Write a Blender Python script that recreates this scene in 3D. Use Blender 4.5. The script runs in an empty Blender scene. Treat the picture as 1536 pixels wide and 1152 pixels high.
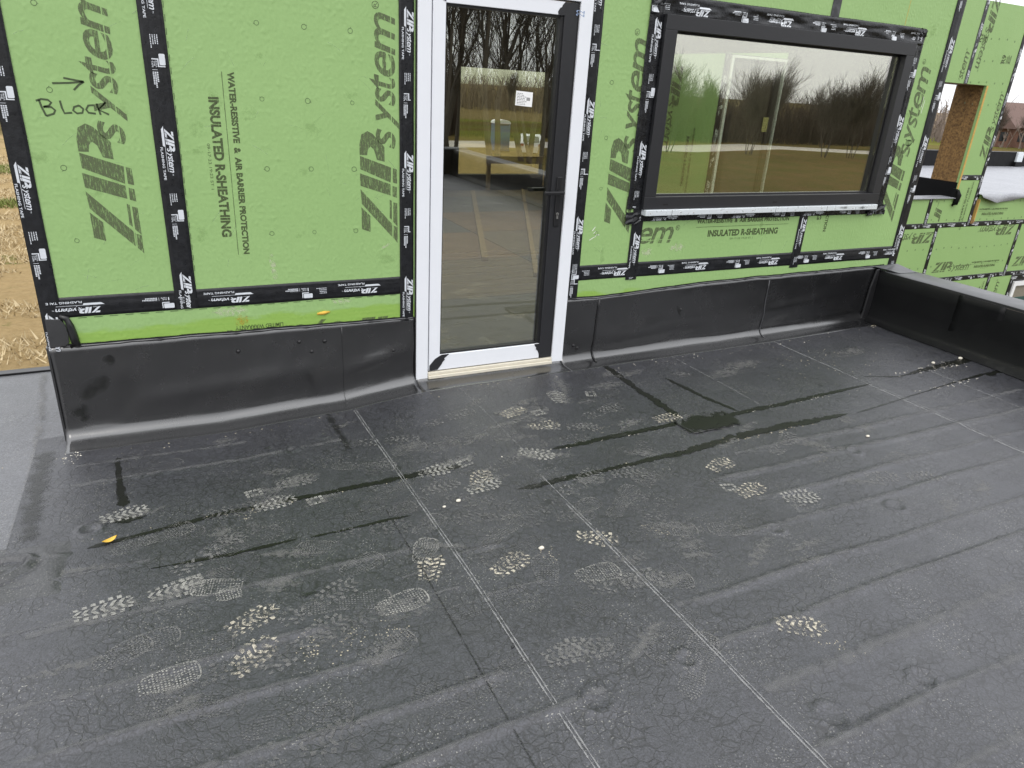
import bpy, math, random
import numpy as np
from mathutils import Matrix, Vector, noise as mnoise

S = bpy.context.scene
COL = S.collection
rnd = random.Random(7)

# ------------------------------------------------------------------ camera
cd = bpy.data.cameras.new('camera'); cam = bpy.data.objects.new('camera', cd); COL.objects.link(cam)
Rr = ((0.89759, -0.437177, 0.056633), (-0.123929, -0.373534, -0.919301), (0.423052, 0.818137, -0.38946))
cam.matrix_world = Matrix(((Rr[0][0], -Rr[1][0], -Rr[2][0], 0.0),
                           (Rr[0][1], -Rr[1][1], -Rr[2][1], -3.592),
                           (Rr[0][2], -Rr[1][2], -Rr[2][2], 1.6), (0, 0, 0, 1)))
cd.lens = 25.047; cd.sensor_width = 36.0; cd.clip_start = 0.05; cd.clip_end = 3000
S.camera = cam

# ------------------------------------------------------------------ sky: overcast, brighter overhead
wd = bpy.data.worlds.new('World'); S.world = wd; wd.use_nodes = True
nt = wd.node_tree; N = nt.nodes; L = nt.links
bgn = N['Background']; bgn.inputs['Strength'].default_value = 0.1
sky = N.new('ShaderNodeTexSky'); sky.sky_type = 'NISHITA'; sky.sun_disc = False
sky.sun_elevation = math.radians(48); sky.sun_rotation = math.radians(215); sky.dust_density = 4.0
tc = N.new('ShaderNodeTexCoord'); sp = N.new('ShaderNodeSeparateXYZ'); L.new(tc.outputs['Generated'], sp.inputs[0])
mx = N.new('ShaderNodeMath'); mx.operation = 'MAXIMUM'; mx.inputs[1].default_value = 0.0; L.new(sp.outputs['Z'], mx.inputs[0])
mu = N.new('ShaderNodeMath'); mu.operation = 'MULTIPLY_ADD'; mu.inputs[1].default_value = 1.38; mu.inputs[2].default_value = 1.0
L.new(mx.outputs[0], mu.inputs[0])
cl = N.new('ShaderNodeTexNoise'); cl.inputs['Scale'].default_value = 2.6; cl.inputs['Detail'].default_value = 5
L.new(tc.outputs['Generated'], cl.inputs['Vector'])
mr = N.new('ShaderNodeMapRange'); mr.inputs['To Min'].default_value = 0.86; mr.inputs['To Max'].default_value = 1.14
mr.inputs['From Min'].default_value = .3; mr.inputs['From Max'].default_value = .7
L.new(cl.outputs['Fac'], mr.inputs['Value'])
m2 = N.new('ShaderNodeMath'); m2.operation = 'MULTIPLY'; L.new(mu.outputs[0], m2.inputs[0]); L.new(mr.outputs[0], m2.inputs[1])
vs = N.new('ShaderNodeVectorMath'); vs.operation = 'SCALE'; vs.inputs[0].default_value = (12.0, 12.15, 12.5); L.new(m2.outputs[0], vs.inputs['Scale'])
mix = N.new('ShaderNodeMixRGB'); mix.inputs['Fac'].default_value = 0.88
L.new(sky.outputs[0], mix.inputs[1]); L.new(vs.outputs[0], mix.inputs[2]); L.new(mix.outputs[0], bgn.inputs['Color'])
sl = bpy.data.lights.new('sun', 'SUN'); so = bpy.data.objects.new('sun', sl); COL.objects.link(so)
sl.energy = 0.9; sl.angle = math.radians(24); sl.color = (1, .96, .9)
el, az = math.radians(48), math.radians(215)
sd = Vector((math.sin(az) * math.cos(el), math.cos(az) * math.cos(el), math.sin(el)))
so.rotation_euler = sd.to_track_quat('Z', 'Y').to_euler(); so.location = (-8, -12, 14)
S.view_settings.view_transform = 'Standard'; S.view_settings.look = 'None'
S.view_settings.exposure = 0.0; S.view_settings.gamma = 1.0
S.render.engine = 'CYCLES'
S.cycles.max_bounces = 8; S.cycles.transparent_max_bounces = 24; S.cycles.glossy_bounces = 4
S.cycles.use_denoising = True
S.cycles.sample_clamp_indirect = 6

# ------------------------------------------------------------------ helpers
WLOC = {}
def tag(o, label=None, cat=None, group=None, kind=None):
    if label: o['label'] = label
    if cat: o['category'] = cat
    if group: o['group'] = group
    if kind: o['kind'] = kind
    return o
def empty(name, loc, label=None, cat=None, group=None):
    o = bpy.data.objects.new(name, None); COL.objects.link(o); o.location = loc; o.empty_display_size = .1
    WLOC[o.name] = Vector(loc); return tag(o, label, cat, group)
def link(name, me, mat, parent=None, mw=None, smooth=False):
    o = bpy.data.objects.new(name, me); COL.objects.link(o)
    if mat is not None and not me.materials: me.materials.append(mat)
    if smooth and len(me.polygons): me.polygons.foreach_set('use_smooth', [True] * len(me.polygons))
    if mw is not None: o.matrix_basis = mw
    if parent is not None:
        o.parent = parent
        if parent.name in WLOC: o.matrix_parent_inverse = Matrix.Translation(-WLOC[parent.name])
    return o
class MB:
    def __init__(s): s.v = []; s.f = []; s.uv = []; s.mi = []
    def add(s, vs, fs):
        b = len(s.v); s.v += [tuple(q) for q in vs]; s.f += [tuple(i + b for i in f) for f in fs]; return s
    def box(s, x0, x1, y0, y1, z0, z1):
        return s.add([(x0,y0,z0),(x1,y0,z0),(x1,y1,z0),(x0,y1,z0),(x0,y0,z1),(x1,y0,z1),(x1,y1,z1),(x0,y1,z1)],
                     [(0,3,2,1),(4,5,6,7),(0,1,5,4),(1,2,6,5),(2,3,7,6),(3,0,4,7)])
    def prism(s, poly, y0, y1):           # polygon in (x,z), extruded along y
        n = len(poly)
        return s.add([(x, y0, z) for x, z in poly] + [(x, y1, z) for x, z in poly],
                     [tuple(range(n)), tuple(range(2*n-1, n-1, -1))] + [(i, i+n, (i+1) % n + n, (i+1) % n) for i in range(n)])
    def prismz(s, poly, z0, z1):          # polygon in (x,y), extruded along z
        n = len(poly)
        return s.add([(x, y, z0) for x, y in poly] + [(x, y, z1) for x, y in poly],
                     [tuple(range(n-1, -1, -1)), tuple(range(n, 2*n))] + [(i, (i+1) % n, (i+1) % n + n, i+n) for i in range(n)])
    def tube(s, pts, rad, n=6, cap=True):
        pts = [Vector(p) for p in pts]; b = len(s.v)
        for i, p in enumerate(pts):
            d = (pts[min(i+1, len(pts)-1)] - pts[max(i-1, 0)]).normalized()
            a = d.orthogonal().normalized() if abs(d.z) > .9 else d.cross(Vector((0,0,1))).normalized()
            c = d.cross(a); r = rad[i] if isinstance(rad, (list, tuple)) else rad
            for k in range(n):
                t = 2*math.pi*k/n; s.v.append(tuple(p + (a*math.cos(t) + c*math.sin(t)) * r))
        for i in range(len(pts)-1):
            for k in range(n):
                s.f.append((b+i*n+k, b+i*n+(k+1) % n, b+(i+1)*n+(k+1) % n, b+(i+1)*n+k))
        if cap:
            s.f.append(tuple(b+k for k in range(n-1, -1, -1))); e = b+(len(pts)-1)*n; s.f.append(tuple(e+k for k in range(n)))
        return s
    def mesh(s, name):
        me = bpy.data.meshes.new(name); me.from_pydata(s.v, [], s.f); me.update(); return me
    def build(s, name, mat, parent=None, smooth=False, bevel=0):
        o = link(name, s.mesh(name), mat, parent, smooth=smooth)
        if bevel:
            m = o.modifiers.new('bevel', 'BEVEL'); m.width = bevel; m.segments = 2; m.limit_method = 'ANGLE'
        return o
def box(name, mat, parent, *a, bevel=0): return MB().box(*a).build(name, mat, parent, bevel=bevel)

# ---- materials
def M(name):
    m = bpy.data.materials.new(name); m.use_nodes = True; return m, m.node_tree.nodes, m.node_tree.links
def pb(n): return n['Principled BSDF']
def noise(n, l, vec, scale, detail=4, rough=.55, dist=0.0):
    t = n.new('ShaderNodeTexNoise'); t.inputs['Scale'].default_value = scale; t.inputs['Detail'].default_value = detail
    t.inputs['Roughness'].default_value = rough; t.inputs['Distortion'].default_value = dist
    if vec is not None: l.new(vec, t.inputs['Vector'])
    return t.outputs['Fac']
def ramp(n, l, fac, a, b, c0=(0,0,0,1), c1=(1,1,1,1)):
    r = n.new('ShaderNodeValToRGB'); r.color_ramp.elements[0].position = a; r.color_ramp.elements[1].position = b
    r.color_ramp.elements[0].color = c0 if len(c0) == 4 else (*c0, 1); r.color_ramp.elements[1].color = c1 if len(c1) == 4 else (*c1, 1)
    l.new(fac, r.inputs[0]); return r.outputs['Color']
def mixc(n, l, fac, a, b, typ='MIX'):
    m = n.new('ShaderNodeMixRGB'); m.blend_type = typ
    for i, q in enumerate((fac, a, b)):
        if isinstance(q, (int, float)): m.inputs[i].default_value = q
        elif isinstance(q, (tuple, list)): m.inputs[i].default_value = (*q, 1) if len(q) == 3 else q
        else: l.new(q, m.inputs[i])
    return m.outputs[0]
def math_(n, l, op, a, b=None, c=None):
    m = n.new('ShaderNodeMath'); m.operation = op
    for i, q in enumerate((a, b, c)):
        if q is None: continue
        if isinstance(q, (int, float)): m.inputs[i].default_value = q
        else: l.new(q, m.inputs[i])
    return m.outputs[0]
def coords(n, l, scale=(1,1,1), kind='Object'):
    t = n.new('ShaderNodeTexCoord'); mp = n.new('ShaderNodeMapping'); mp.inputs['Scale'].default_value = scale
    l.new(t.outputs[kind], mp.inputs[0]); return mp.outputs[0]
def bump(n, l, h, strength, dist):
    b = n.new('ShaderNodeBump'); b.inputs['Strength'].default_value = strength; b.inputs['Distance'].default_value = dist
    l.new(h, b.inputs['Height']); l.new(b.outputs[0], pb(n).inputs['Normal'])
def simple(name, col, rough=.6, var=.15, scale=20, bmp=0, metal=0, spec=.5, bscale=None):
    m, n, l = M(name); p = pb(n); v = coords(n, l)
    f = noise(n, l, v, scale)
    c = mixc(n, l, f, tuple(q*(1-var) for q in col), tuple(min(1, q*(1+var)) for q in col)); l.new(c, p.inputs['Base Color'])
    l.new(ramp(n, l, noise(n, l, v, scale*3), .3, .7, (rough*.85,)*3, (min(1, rough*1.15),)*3), p.inputs['Roughness'])
    p.inputs['Metallic'].default_value = metal; p.inputs['Specular IOR Level'].default_value = spec
    if bmp: bump(n, l, noise(n, l, v, bscale or scale*6, 6), .6, bmp)
    return m
def alpha_out(n, l, alpha):
    """mix the material's Principled with Transparent by alpha"""
    t = n.new('ShaderNodeBsdfTransparent'); mxs = n.new('ShaderNodeMixShader'); o = n['Material Output']
    l.new(alpha, mxs.inputs[0]); l.new(t.outputs[0], mxs.inputs[1]); l.new(pb(n).outputs[0], mxs.inputs[2]); l.new(mxs.outputs[0], o.inputs['Surface'])

# green sheathing with a fine wrinkled overlay; yellow-green primer brushed along the bottom
def mk_green(name, primer):
    m, n, l = M(name); p = pb(n); v = coords(n, l)
    big = noise(n, l, v, 1.7, 3); fine = noise(n, l, v, 60, 5, .6)
    c = mixc(n, l, big, (.285, .455, .17), (.33, .505, .20))
    c = mixc(n, l, mixc(n, l, .5, fine, fine), c, mixc(n, l, 1.0, c, (.80,.82,.78), 'MULTIPLY'))
    blot = ramp(n, l, noise(n, l, coords(n, l, (3, 3, 9)), 1.6, 6, .7), .62, .74)
    c = mixc(n, l, math_(n, l, 'MULTIPLY', blot, .35), c, (.36, .56, .22))
    sx = n.new('ShaderNodeSeparateXYZ'); l.new(v, sx.inputs[0])
    if primer:
        zz = math_(n, l, 'MULTIPLY_ADD', noise(n, l, coords(n, l, (2.2, 1, 7)), 1.5, 7, .62), .17, sx.outputs['Z'])
        msk = ramp(n, l, zz, primer, primer + .02, (1,1,1), (0,0,0))
        c = mixc(n, l, math_(n, l, 'MULTIPLY', msk, .85), c, mixc(n, l, noise(n, l, coords(n, l, (1, 1, 14)), 6, 6), (.19, .36, .05), (.29, .45, .085)))
    l.new(c, p.inputs['Base Color']); p.inputs['Roughness'].default_value = .5
    wr = n.new('ShaderNodeTexNoise'); wr.noise_type = 'RIDGED_MULTIFRACTAL'; wr.inputs['Scale'].default_value = 42; wr.inputs['Detail'].default_value = 4
    l.new(coords(n, l, (1, 1, .8)), wr.inputs['Vector'])
    wr2 = noise(n, l, v, 9, 5)
    h = math_(n, l, 'ADD', math_(n, l, 'MULTIPLY', wr.outputs['Fac'], .5), math_(n, l, 'MULTIPLY', wr2, .7))
    bump(n, l, h, .6, .006); return m
GREEN = mk_green('green sheathing', None); GREENP = mk_green('green sheathing primed', .525); GREENP2 = mk_green('green sheathing lightly primed', .50)

def mk_ink(name, col, slit=False, dens=.2):
    m, n, l = M(name); p = pb(n); v = coords(n, l, (260, 260, 34)); p.inputs['Base Color'].default_value = (*col, 1); p.inputs['Roughness'].default_value = .55
    a = ramp(n, l, noise(n, l, v, 1.0, 3, .7), dens, dens + .22)
    g = ramp(n, l, noise(n, l, coords(n, l), 420, 2), .32, .5)
    a = math_(n, l, 'MULTIPLY', a, math_(n, l, 'MULTIPLY_ADD', g, .45, .55))
    if slit:
        u = n.new('ShaderNodeUVMap'); s = n.new('ShaderNodeSeparateXYZ'); l.new(u.outputs[0], s.inputs[0])
        d = math_(n, l, 'ABSOLUTE', math_(n, l, 'SUBTRACT', s.outputs['Y'], .028))
        a = math_(n, l, 'MULTIPLY', a, math_(n, l, 'GREATER_THAN', d, .0022))
    alpha_out(n, l, math_(n, l, 'MULTIPLY', a, .93)); return m
INK = mk_ink('printed ink', (.10, .125, .06), True, .31); INK2 = mk_ink('printed small ink', (.06, .08, .03), False, .26)
INKH = mk_ink('printed ink horizontal', (.10, .125, .06), True, .31)
PEN = simple('marker pen', (.05, .075, .03), .5)

def mk_tape(name, r=.34, b=.0012, col=(.0075,.008,.0095)):
    m, n, l = M(name); p = pb(n); v = coords(n, l)
    f = noise(n, l, v, 25, 6, .65)
    l.new(mixc(n, l, ramp(n, l, f, .45, .75), col, tuple(q*2.2 for q in col)), p.inputs['Base Color'])
    l.new(ramp(n, l, noise(n, l, v, 60, 5), .3, .7, (r*.75,)*3, (r*1.5,)*3), p.inputs['Roughness'])
    p.inputs['Specular IOR Level'].default_value = .42
    h = math_(n, l, 'ADD', noise(n, l, v, 14, 5, .6), math_(n, l, 'MULTIPLY', noise(n, l, v, 160, 3), .25))
    bump(n, l, h, .5, b * 4); return m
TAPE = mk_tape('black flashing tape'); TAPEC = mk_tape('crumpled flashing tape', .26, .0022)
TAPEG = mk_tape('dull flashing tape', .55, .001, (.045, .046, .05))
PRINT = simple('white tape print', (.62, .65, .69), .5, .08, 60)

def mk_rubber(name, col=(.022,.0225,.0245), r=.42, b=.004, spec=.45):
    m, n, l = M(name); p = pb(n); v = coords(n, l)
    f = noise(n, l, v, 6, 7, .7); g = noise(n, l, coords(n, l, (120, 120, 9)), 1.0, 3)
    c = mixc(n, l, f, tuple(q*.75 for q in col), tuple(q*1.5 for q in col))
    dust = ramp(n, l, noise(n, l, v, 2.3, 8, .75), .6, .85)
    c = mixc(n, l, math_(n, l, 'MULTIPLY', dust, .35), c, (.09, .088, .085)); l.new(c, p.inputs['Base Color'])
    l.new(ramp(n, l, f, .3, .75, (r*.85,)*3, (r*1.35,)*3), p.inputs['Roughness']); p.inputs['Specular IOR Level'].default_value = spec; p.inputs['IOR'].default_value = 1.68 if spec > .9 else 1.5
    h = math_(n, l, 'ADD', math_(n, l, 'MULTIPLY', noise(n, l, v, 5, 4), .9), math_(n, l, 'MULTIPLY', g, .05))
    bump(n, l, h, .45, b); return m
FLASH = mk_rubber('wall flashing rubber', (.0078,.0079,.0086), .235, .0036, 1.0); PARA = mk_rubber('parapet rubber', (.005,.0051,.0055), .45, .003, .16)
SEAL = mk_rubber('lap sealant', (.012,.012,.013), .3, .002)
COPING = mk_rubber('coping rubber', (.045,.046,.05), .36, .003, .6)

# roof membrane: dark weathered rubber with crazed film, dust and specks
def mk_roof(name, col=(.021,.0215,.0258), rough=.40, crack=1.0, spec=.62):
    m, n, l = M(name); p = pb(n); v = coords(n, l)
    wob = n.new('ShaderNodeTexNoise'); wob.inputs['Scale'].default_value = 9; wob.inputs['Detail'].default_value = 4; l.new(v, wob.inputs['Vector'])
    vm = n.new('ShaderNodeVectorMath'); vm.operation = 'MULTIPLY_ADD'; vm.inputs[1].default_value = (.075,.075,.0); l.new(wob.outputs['Color'], vm.inputs[0]); l.new(v, vm.inputs[2])
    def vor(sc, a, b):
        t = n.new('ShaderNodeTexVoronoi'); t.feature = 'DISTANCE_TO_EDGE'; t.inputs['Scale'].default_value = sc; l.new(vm.outputs[0], t.inputs['Vector'])
        return ramp(n, l, t.outputs['Distance'], a, b, (1,1,1), (0,0,0))
    ck = math_(n, l, 'MULTIPLY', vor(31, .0, .09), ramp(n, l, noise(n, l, v, 5.5, 4), .32, .56))
    ck = math_(n, l, 'MAXIMUM', ck, math_(n, l, 'MULTIPLY', vor(60, .0, .09), math_(n, l, 'MULTIPLY', ramp(n, l, noise(n, l, v, 3.1, 3), .45, .62), .7)))
    f = noise(n, l, v, 2.2, 8, .68); g = noise(n, l, v, 34, 6, .7)
    c = mixc(n, l, f, tuple(q*.72 for q in col), tuple(q*1.35 for q in col))
    c = mixc(n, l, ramp(n, l, g, .35, .75), c, tuple(q*1.7 for q in col))
    c = mixc(n, l, .85, c, mixc(n, l, 1.0, c, ramp(n, l, noise(n, l, v, 170, 3, .7), .32, .68, (.28,)*3, (2.0,)*3), 'MULTIPLY'))
    grey = math_(n, l, 'MULTIPLY', ramp(n, l, noise(n, l, coords(n, l, (1, 1.6, 1)), 3.4, 9, .78), .55, .78), .45)
    c = mixc(n, l, grey, c, (.062, .062, .061))
    sc1 = math_(n, l, 'MULTIPLY', ramp(n, l, noise(n, l, coords(n, l, (5, 46, 1)), 2.4, 6, .7), .64, .74), ramp(n, l, noise(n, l, v, 2.6, 3), .5, .64))
    c = mixc(n, l, math_(n, l, 'MULTIPLY', sc1, .55), c, (.16, .158, .15))
    sp_ = math_(n, l, 'MULTIPLY', ramp(n, l, noise(n, l, v, 190, 2, .5), .645, .69), ramp(n, l, noise(n, l, v, 3.7, 4), .42, .62))
    c = mixc(n, l, math_(n, l, 'MULTIPLY', sp_, .8), c, (.34, .33, .29))
    c = mixc(n, l, math_(n, l, 'MULTIPLY', ck, .85*crack), c, (.005, .005, .006)); l.new(c, p.inputs['Base Color'])
    l.new(ramp(n, l, math_(n, l, 'ADD', f, math_(n, l, 'MULTIPLY', g, .35)), .4, .9, (rough*.82,)*3, (rough*1.25,)*3), p.inputs['Roughness'])
    p.inputs['Specular IOR Level'].default_value = spec; p.inputs['IOR'].default_value = 1.55
    h = math_(n, l, 'SUBTRACT', math_(n, l, 'ADD', math_(n, l, 'MULTIPLY', g, .5), noise(n, l, v, 7, 4)), math_(n, l, 'MULTIPLY', ck, .16*crack))
    h = math_(n, l, 'ADD', h, math_(n, l, 'MULTIPLY', noise(n, l, v, 170, 3, .7), .22))
    bump(n, l, h, .75, .0042); return m
ROOF = mk_roof('roof membrane'); ROOFL = mk_roof('bare roof membrane', (.05,.051,.057), .36, .15, .7)
ROOFG = mk_roof('pale roof membrane', (.16,.165,.18), .42, .1, .6)
LAP = mk_roof('lap strip', (.02,.0205,.022), .40, .5)

def mk_uvdecal(name, col, rough, amp, edge, nscale=60, op=1.0, spec=.5, col2=None):
    """decal whose UV.y runs -1..1 across (or radius in disc): ragged alpha edge"""
    m, n, l = M(name); p = pb(n); v = coords(n, l)
    l.new(mixc(n, l, noise(n, l, v, 80, 4), col, col2 or tuple(q*1.6 for q in col)), p.inputs['Base Color']); p.inputs['Roughness'].default_value = rough; p.inputs['Specular IOR Level'].default_value = spec
    u = n.new('ShaderNodeUVMap'); s = n.new('ShaderNodeSeparateXYZ'); l.new(u.outputs[0], s.inputs[0])
    d = math_(n, l, 'ABSOLUTE', s.outputs['Y'])
    nz = math_(n, l, 'MULTIPLY_ADD', noise(n, l, v, nscale, 6, .68), 3.0, -1.0)          # spread to about 0..1
    d2 = math_(n, l, 'MULTIPLY_ADD', nz, amp, math_(n, l, 'SUBTRACT', d, amp*.5))
    cut = .68 - edge*.5
    a = ramp(n, l, d2, max(0, cut - edge), cut + edge, (1,1,1), (0,0,0))
    rim = ramp(n, l, d, .75, 1.0, (1,1,1), (0,0,0))
    a = math_(n, l, 'MULTIPLY', a, rim)
    alpha_out(n, l, math_(n, l, 'MULTIPLY', a, op)); return m
WET = mk_uvdecal('wet algae streak', (.0045, .0052, .0034), .34, .85, .14, 18, .95, .3, (.010,.0105,.008))
WETB = mk_uvdecal('damp stain', (.008,.009,.007), .35, 1.3, .40, 20, .55)
CHALKL = mk_uvdecal('seam chalk line', (.19,.19,.19), .7, 1.2, .35, 30, .7)
SMEAR = mk_uvdecal('dust smear', (.14,.138,.132), .85, 2.2, .5, 38, .34)
SCUFF_LIT = mk_uvdecal('ridge scuff and painted highlight', (.11,.11,.112), .75, 1.5, .5, 20, .45)  # crest wear, with the lit ridge line put into its colour
SMEARW = mk_uvdecal('pale smudge', (.46,.5,.34), .8, 2.0, .45, 40, .55)
GRIME = mk_uvdecal('wall grime', (.20,.31,.11), .7, 2.2, .5, 26, .2)
STAINO = mk_uvdecal('orange stain', (.4,.27,.03), .8, 2.2, .45, 40, .55)

def mk_dust(name, col, thr, op, low=.45):
    m, n, l = M(name); p = pb(n); v = coords(n, l); p.inputs['Roughness'].default_value = .9
    l.new(mixc(n, l, noise(n, l, v, 150, 3), tuple(q*.75 for q in col), col), p.inputs['Base Color']); p.inputs['Specular IOR Level'].default_value = .1
    a = math_(n, l, 'MULTIPLY', ramp(n, l, noise(n, l, v, 70, 5, .7), thr, thr+.16), ramp(n, l, noise(n, l, v, 19, 3), .36, .56, (low,)*3))
    alpha_out(n, l, math_(n, l, 'MULTIPLY', a, op)); return m
DUST = mk_dust('dry boot dust', (.33,.325,.30), .35, .85, .35); DUSTF = mk_dust('faint boot dust', (.225,.222,.213), .36, .55, .25); MUDP = mk_dust('caked mud', (.52,.48,.39), .43, 1.0, .0); DUSTV = mk_dust('very faint boot dust', (.16,.159,.155), .38, .55, .2); 
MUD = simple('dried mud', (.36,.32,.235), .95, .3, 120)

# glass: coated panes, part mirror and part clear
def mk_glass(name, r0, tint_r, tint_t):
    m, n, l = M(name); n.remove(pb(n)); o = n['Material Output']
    g = n.new('ShaderNodeBsdfGlossy'); g.inputs['Roughness'].default_value = 0.0; g.inputs['Color'].default_value = (*tint_r, 1)
    t = n.new('ShaderNodeBsdfTransparent'); t.inputs['Color'].default_value = (*tint_t, 1)
    w = n.new('ShaderNodeLayerWeight'); w.inputs['Blend'].default_value = .5
    f5 = math_(n, l, 'POWER', w.outputs['Facing'], 5.0); fac = math_(n, l, 'MULTIPLY_ADD', f5, 1 - r0, r0)
    ms = n.new('ShaderNodeMixShader'); l.new(fac, ms.inputs[0]); l.new(t.outputs[0], ms.inputs[1]); l.new(g.outputs[0], ms.inputs[2]); l.new(ms.outputs[0], o.inputs['Surface'])
    return m
GLASSD = mk_glass('door glass', .36, (.97,.99,1.0), (.80,.82,.66)); GLASSW = mk_glass('window glass', .42, (1.0,.965,.915), (.86,.92,.78))

FILM = simple('white protective film', (.74,.76,.80), .38, .03, 6, .0006)
FRAME = simple('charcoal frame', (.019,.0195,.022), .40, .12, 30, .0002); BLACKF = simple('black frame', (.010,.010,.011), .4, .15, 30)
GASKET = simple('black gasket', (.006,.006,.006), .5)
SILLM = simple('bright sill flashing', (.72,.77,.8), .3, .06, 12, .001, .25)
CREAM = simple('cream threshold', (.62,.58,.48), .5, .08, 20)
METAL = simple('steel', (.55,.54,.52), .3, .1, 30, 0, .9)
LABY = simple('yellowed label', (.42,.38,.16), .7); PAPER = simple('white paper label', (.8,.8,.8), .7, .03, 30); INKK = simple('black label ink', (.05,.05,.05), .7)
def mk_osb(name):
    m, n, l = M(name); p = pb(n); t = n.new('ShaderNodeTexVoronoi'); t.inputs['Scale'].default_value = 70
    l.new(coords(n, l, (1, .6, .5)), t.inputs['Vector'])
    c = mixc(n, l, ramp(n, l, noise(n, l, coords(n, l, (30, 30, 30)), 1.2, 4), .35, .65), (.07, .034, .010), (.34, .19, .06))
    c = mixc(n, l, .5, c, mixc(n, l, t.outputs['Color'], (.07,.035,.01), (.32,.19,.07))); l.new(c, p.inputs['Base Color']); p.inputs['Roughness'].default_value = .8
    bump(n, l, t.outputs['Distance'], .4, .003); return m
OSB = mk_osb('strand board')
def mk_wood(name, col, sc=(2, 30, 30)):
    m, n, l = M(name); p = pb(n); f = noise(n, l, coords(n, l, sc), 2, 6, .6, .6)
    l.new(mixc(n, l, f, tuple(q*.65 for q in col), tuple(q*1.25 for q in col)), p.inputs['Base Color']); p.inputs['Roughness'].default_value = .75; return m
LUMBER = mk_wood('yellow lumber edge', (.56,.36,.10)); PLANK = mk_wood('sawn plank', (.55,.38,.2)); PLY = mk_wood('plywood subfloor', (.33,.24,.15), (3, 14, 1))
PLY2 = mk_wood('greyed subfloor', (.23,.20,.17), (3, 14, 1)); PLY3 = mk_wood('orange subfloor', (.38,.24,.13), (3, 14, 1))
DARKIN = simple('dark interior board', (.06,.05,.042), .9, .2, 4)  # dark brown board for cores, slabs and room walls
STONE = simple('pale pebble', (.6,.56,.48), .8, .15, 60); LEAFY = simple('yellow leaf', (.62,.38,.05), .6, .15, 40)

# ------------------------------------------------------------------ text and print meshes
_tc = {}
def text2d(body, shear=0.0, bold=0.0, res=3):
    key = (body, shear, bold, res)
    if key in _tc: return _tc[key]
    cu = bpy.data.curves.new('t', 'FONT'); cu.body = body; cu.size = 1; cu.shear = shear; cu.offset = bold; cu.resolution_u = res; cu.fill_mode = 'BOTH'
    o = bpy.data.objects.new('t', cu); COL.objects.link(o); dg = bpy.context.evaluated_depsgraph_get(); dg.update()
    me = o.evaluated_get(dg).to_mesh(); v = np.array([(q.co.x, q.co.y) for q in me.vertices]) if len(me.vertices) else np.zeros((0, 2)); f = [tuple(p.vertices) for p in me.polygons]
    o.evaluated_get(dg).to_mesh_clear(); bpy.data.objects.remove(o); bpy.data.curves.remove(cu)
    v = v - v.min(0); v = v / v.max(0); _tc[key] = (v, f); return _tc[key]
class P2:
    """2D print in (u,v), later laid on a plane"""
    def __init__(s): s.v = []; s.f = []
    def add(s, vs, fs): b = len(s.v); s.v += [(float(a), float(c)) for a, c in vs]; s.f += [tuple(i+b for i in f) for f in fs]; return s
    def poly(s, *pts): return s.add(pts, [tuple(range(len(pts)))])
    def text(s, body, u0, u1, v0, v1, shear=0.0, bold=.0, res=3):
        t, f = text2d(body, shear, bold, res); return s.add([(u0 + a*(u1-u0), v0 + b*(v1-v0)) for a, b in t], f)
    def line(s, pts, w):
        pts = [Vector(p) for p in pts]; vs = []
        for i, p in enumerate(pts):
            d = (pts[min(i+1, len(pts)-1)] - pts[max(i-1, 0)]).normalized(); nn = Vector((-d.y, d.x)) * w/2
            vs += [p + nn, p - nn]
        return s.add([tuple(q) for q in vs], [(2*i+1, 2*i+3, 2*i+2, 2*i) for i in range(len(pts)-1)])
    def ring(s, u, v, r, w, n=12):
        vs = [(u + q*math.cos(2*math.pi*i/n), v + q*math.sin(2*math.pi*i/n)) for q in (r, r-w) for i in range(n)]
        return s.add(vs, [(i, (i+1) % n, n+(i+1) % n, n+i) for i in range(n)])
    def lay(s, name, mat, parent, O, U, V, off=.0008, clip=None, uvs=True, sc=1.0, disp=None):
        O, U, V = Vector(O), Vector(U), Vector(V); Nn = U.cross(V)
        P = []
        for a, b in s.v:
            p = O + U*a*sc + V*b*sc; o = off + (disp(p) if disp else 0); P.append(p + Nn*o)
        fs = [f for f in s.f if clip is None or all(clip(P[i]) for i in f)]
        used = sorted({i for f in fs for i in f}); mp = {k: j for j, k in enumerate(used)}
        me = bpy.data.meshes.new(name); me.from_pydata([tuple(P[i]) for i in used], [], [tuple(mp[i] for i in f) for f in fs])
        if uvs:
            uv = me.uv_layers.new(name='UVMap'); k = 0; dat = []
            for f in fs:
                for i in f: dat += [s.v[i][0], s.v[i][1]]
            uv.data.foreach_set('uv', dat)
        me.update(); return link(name, me, mat, parent)
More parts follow.
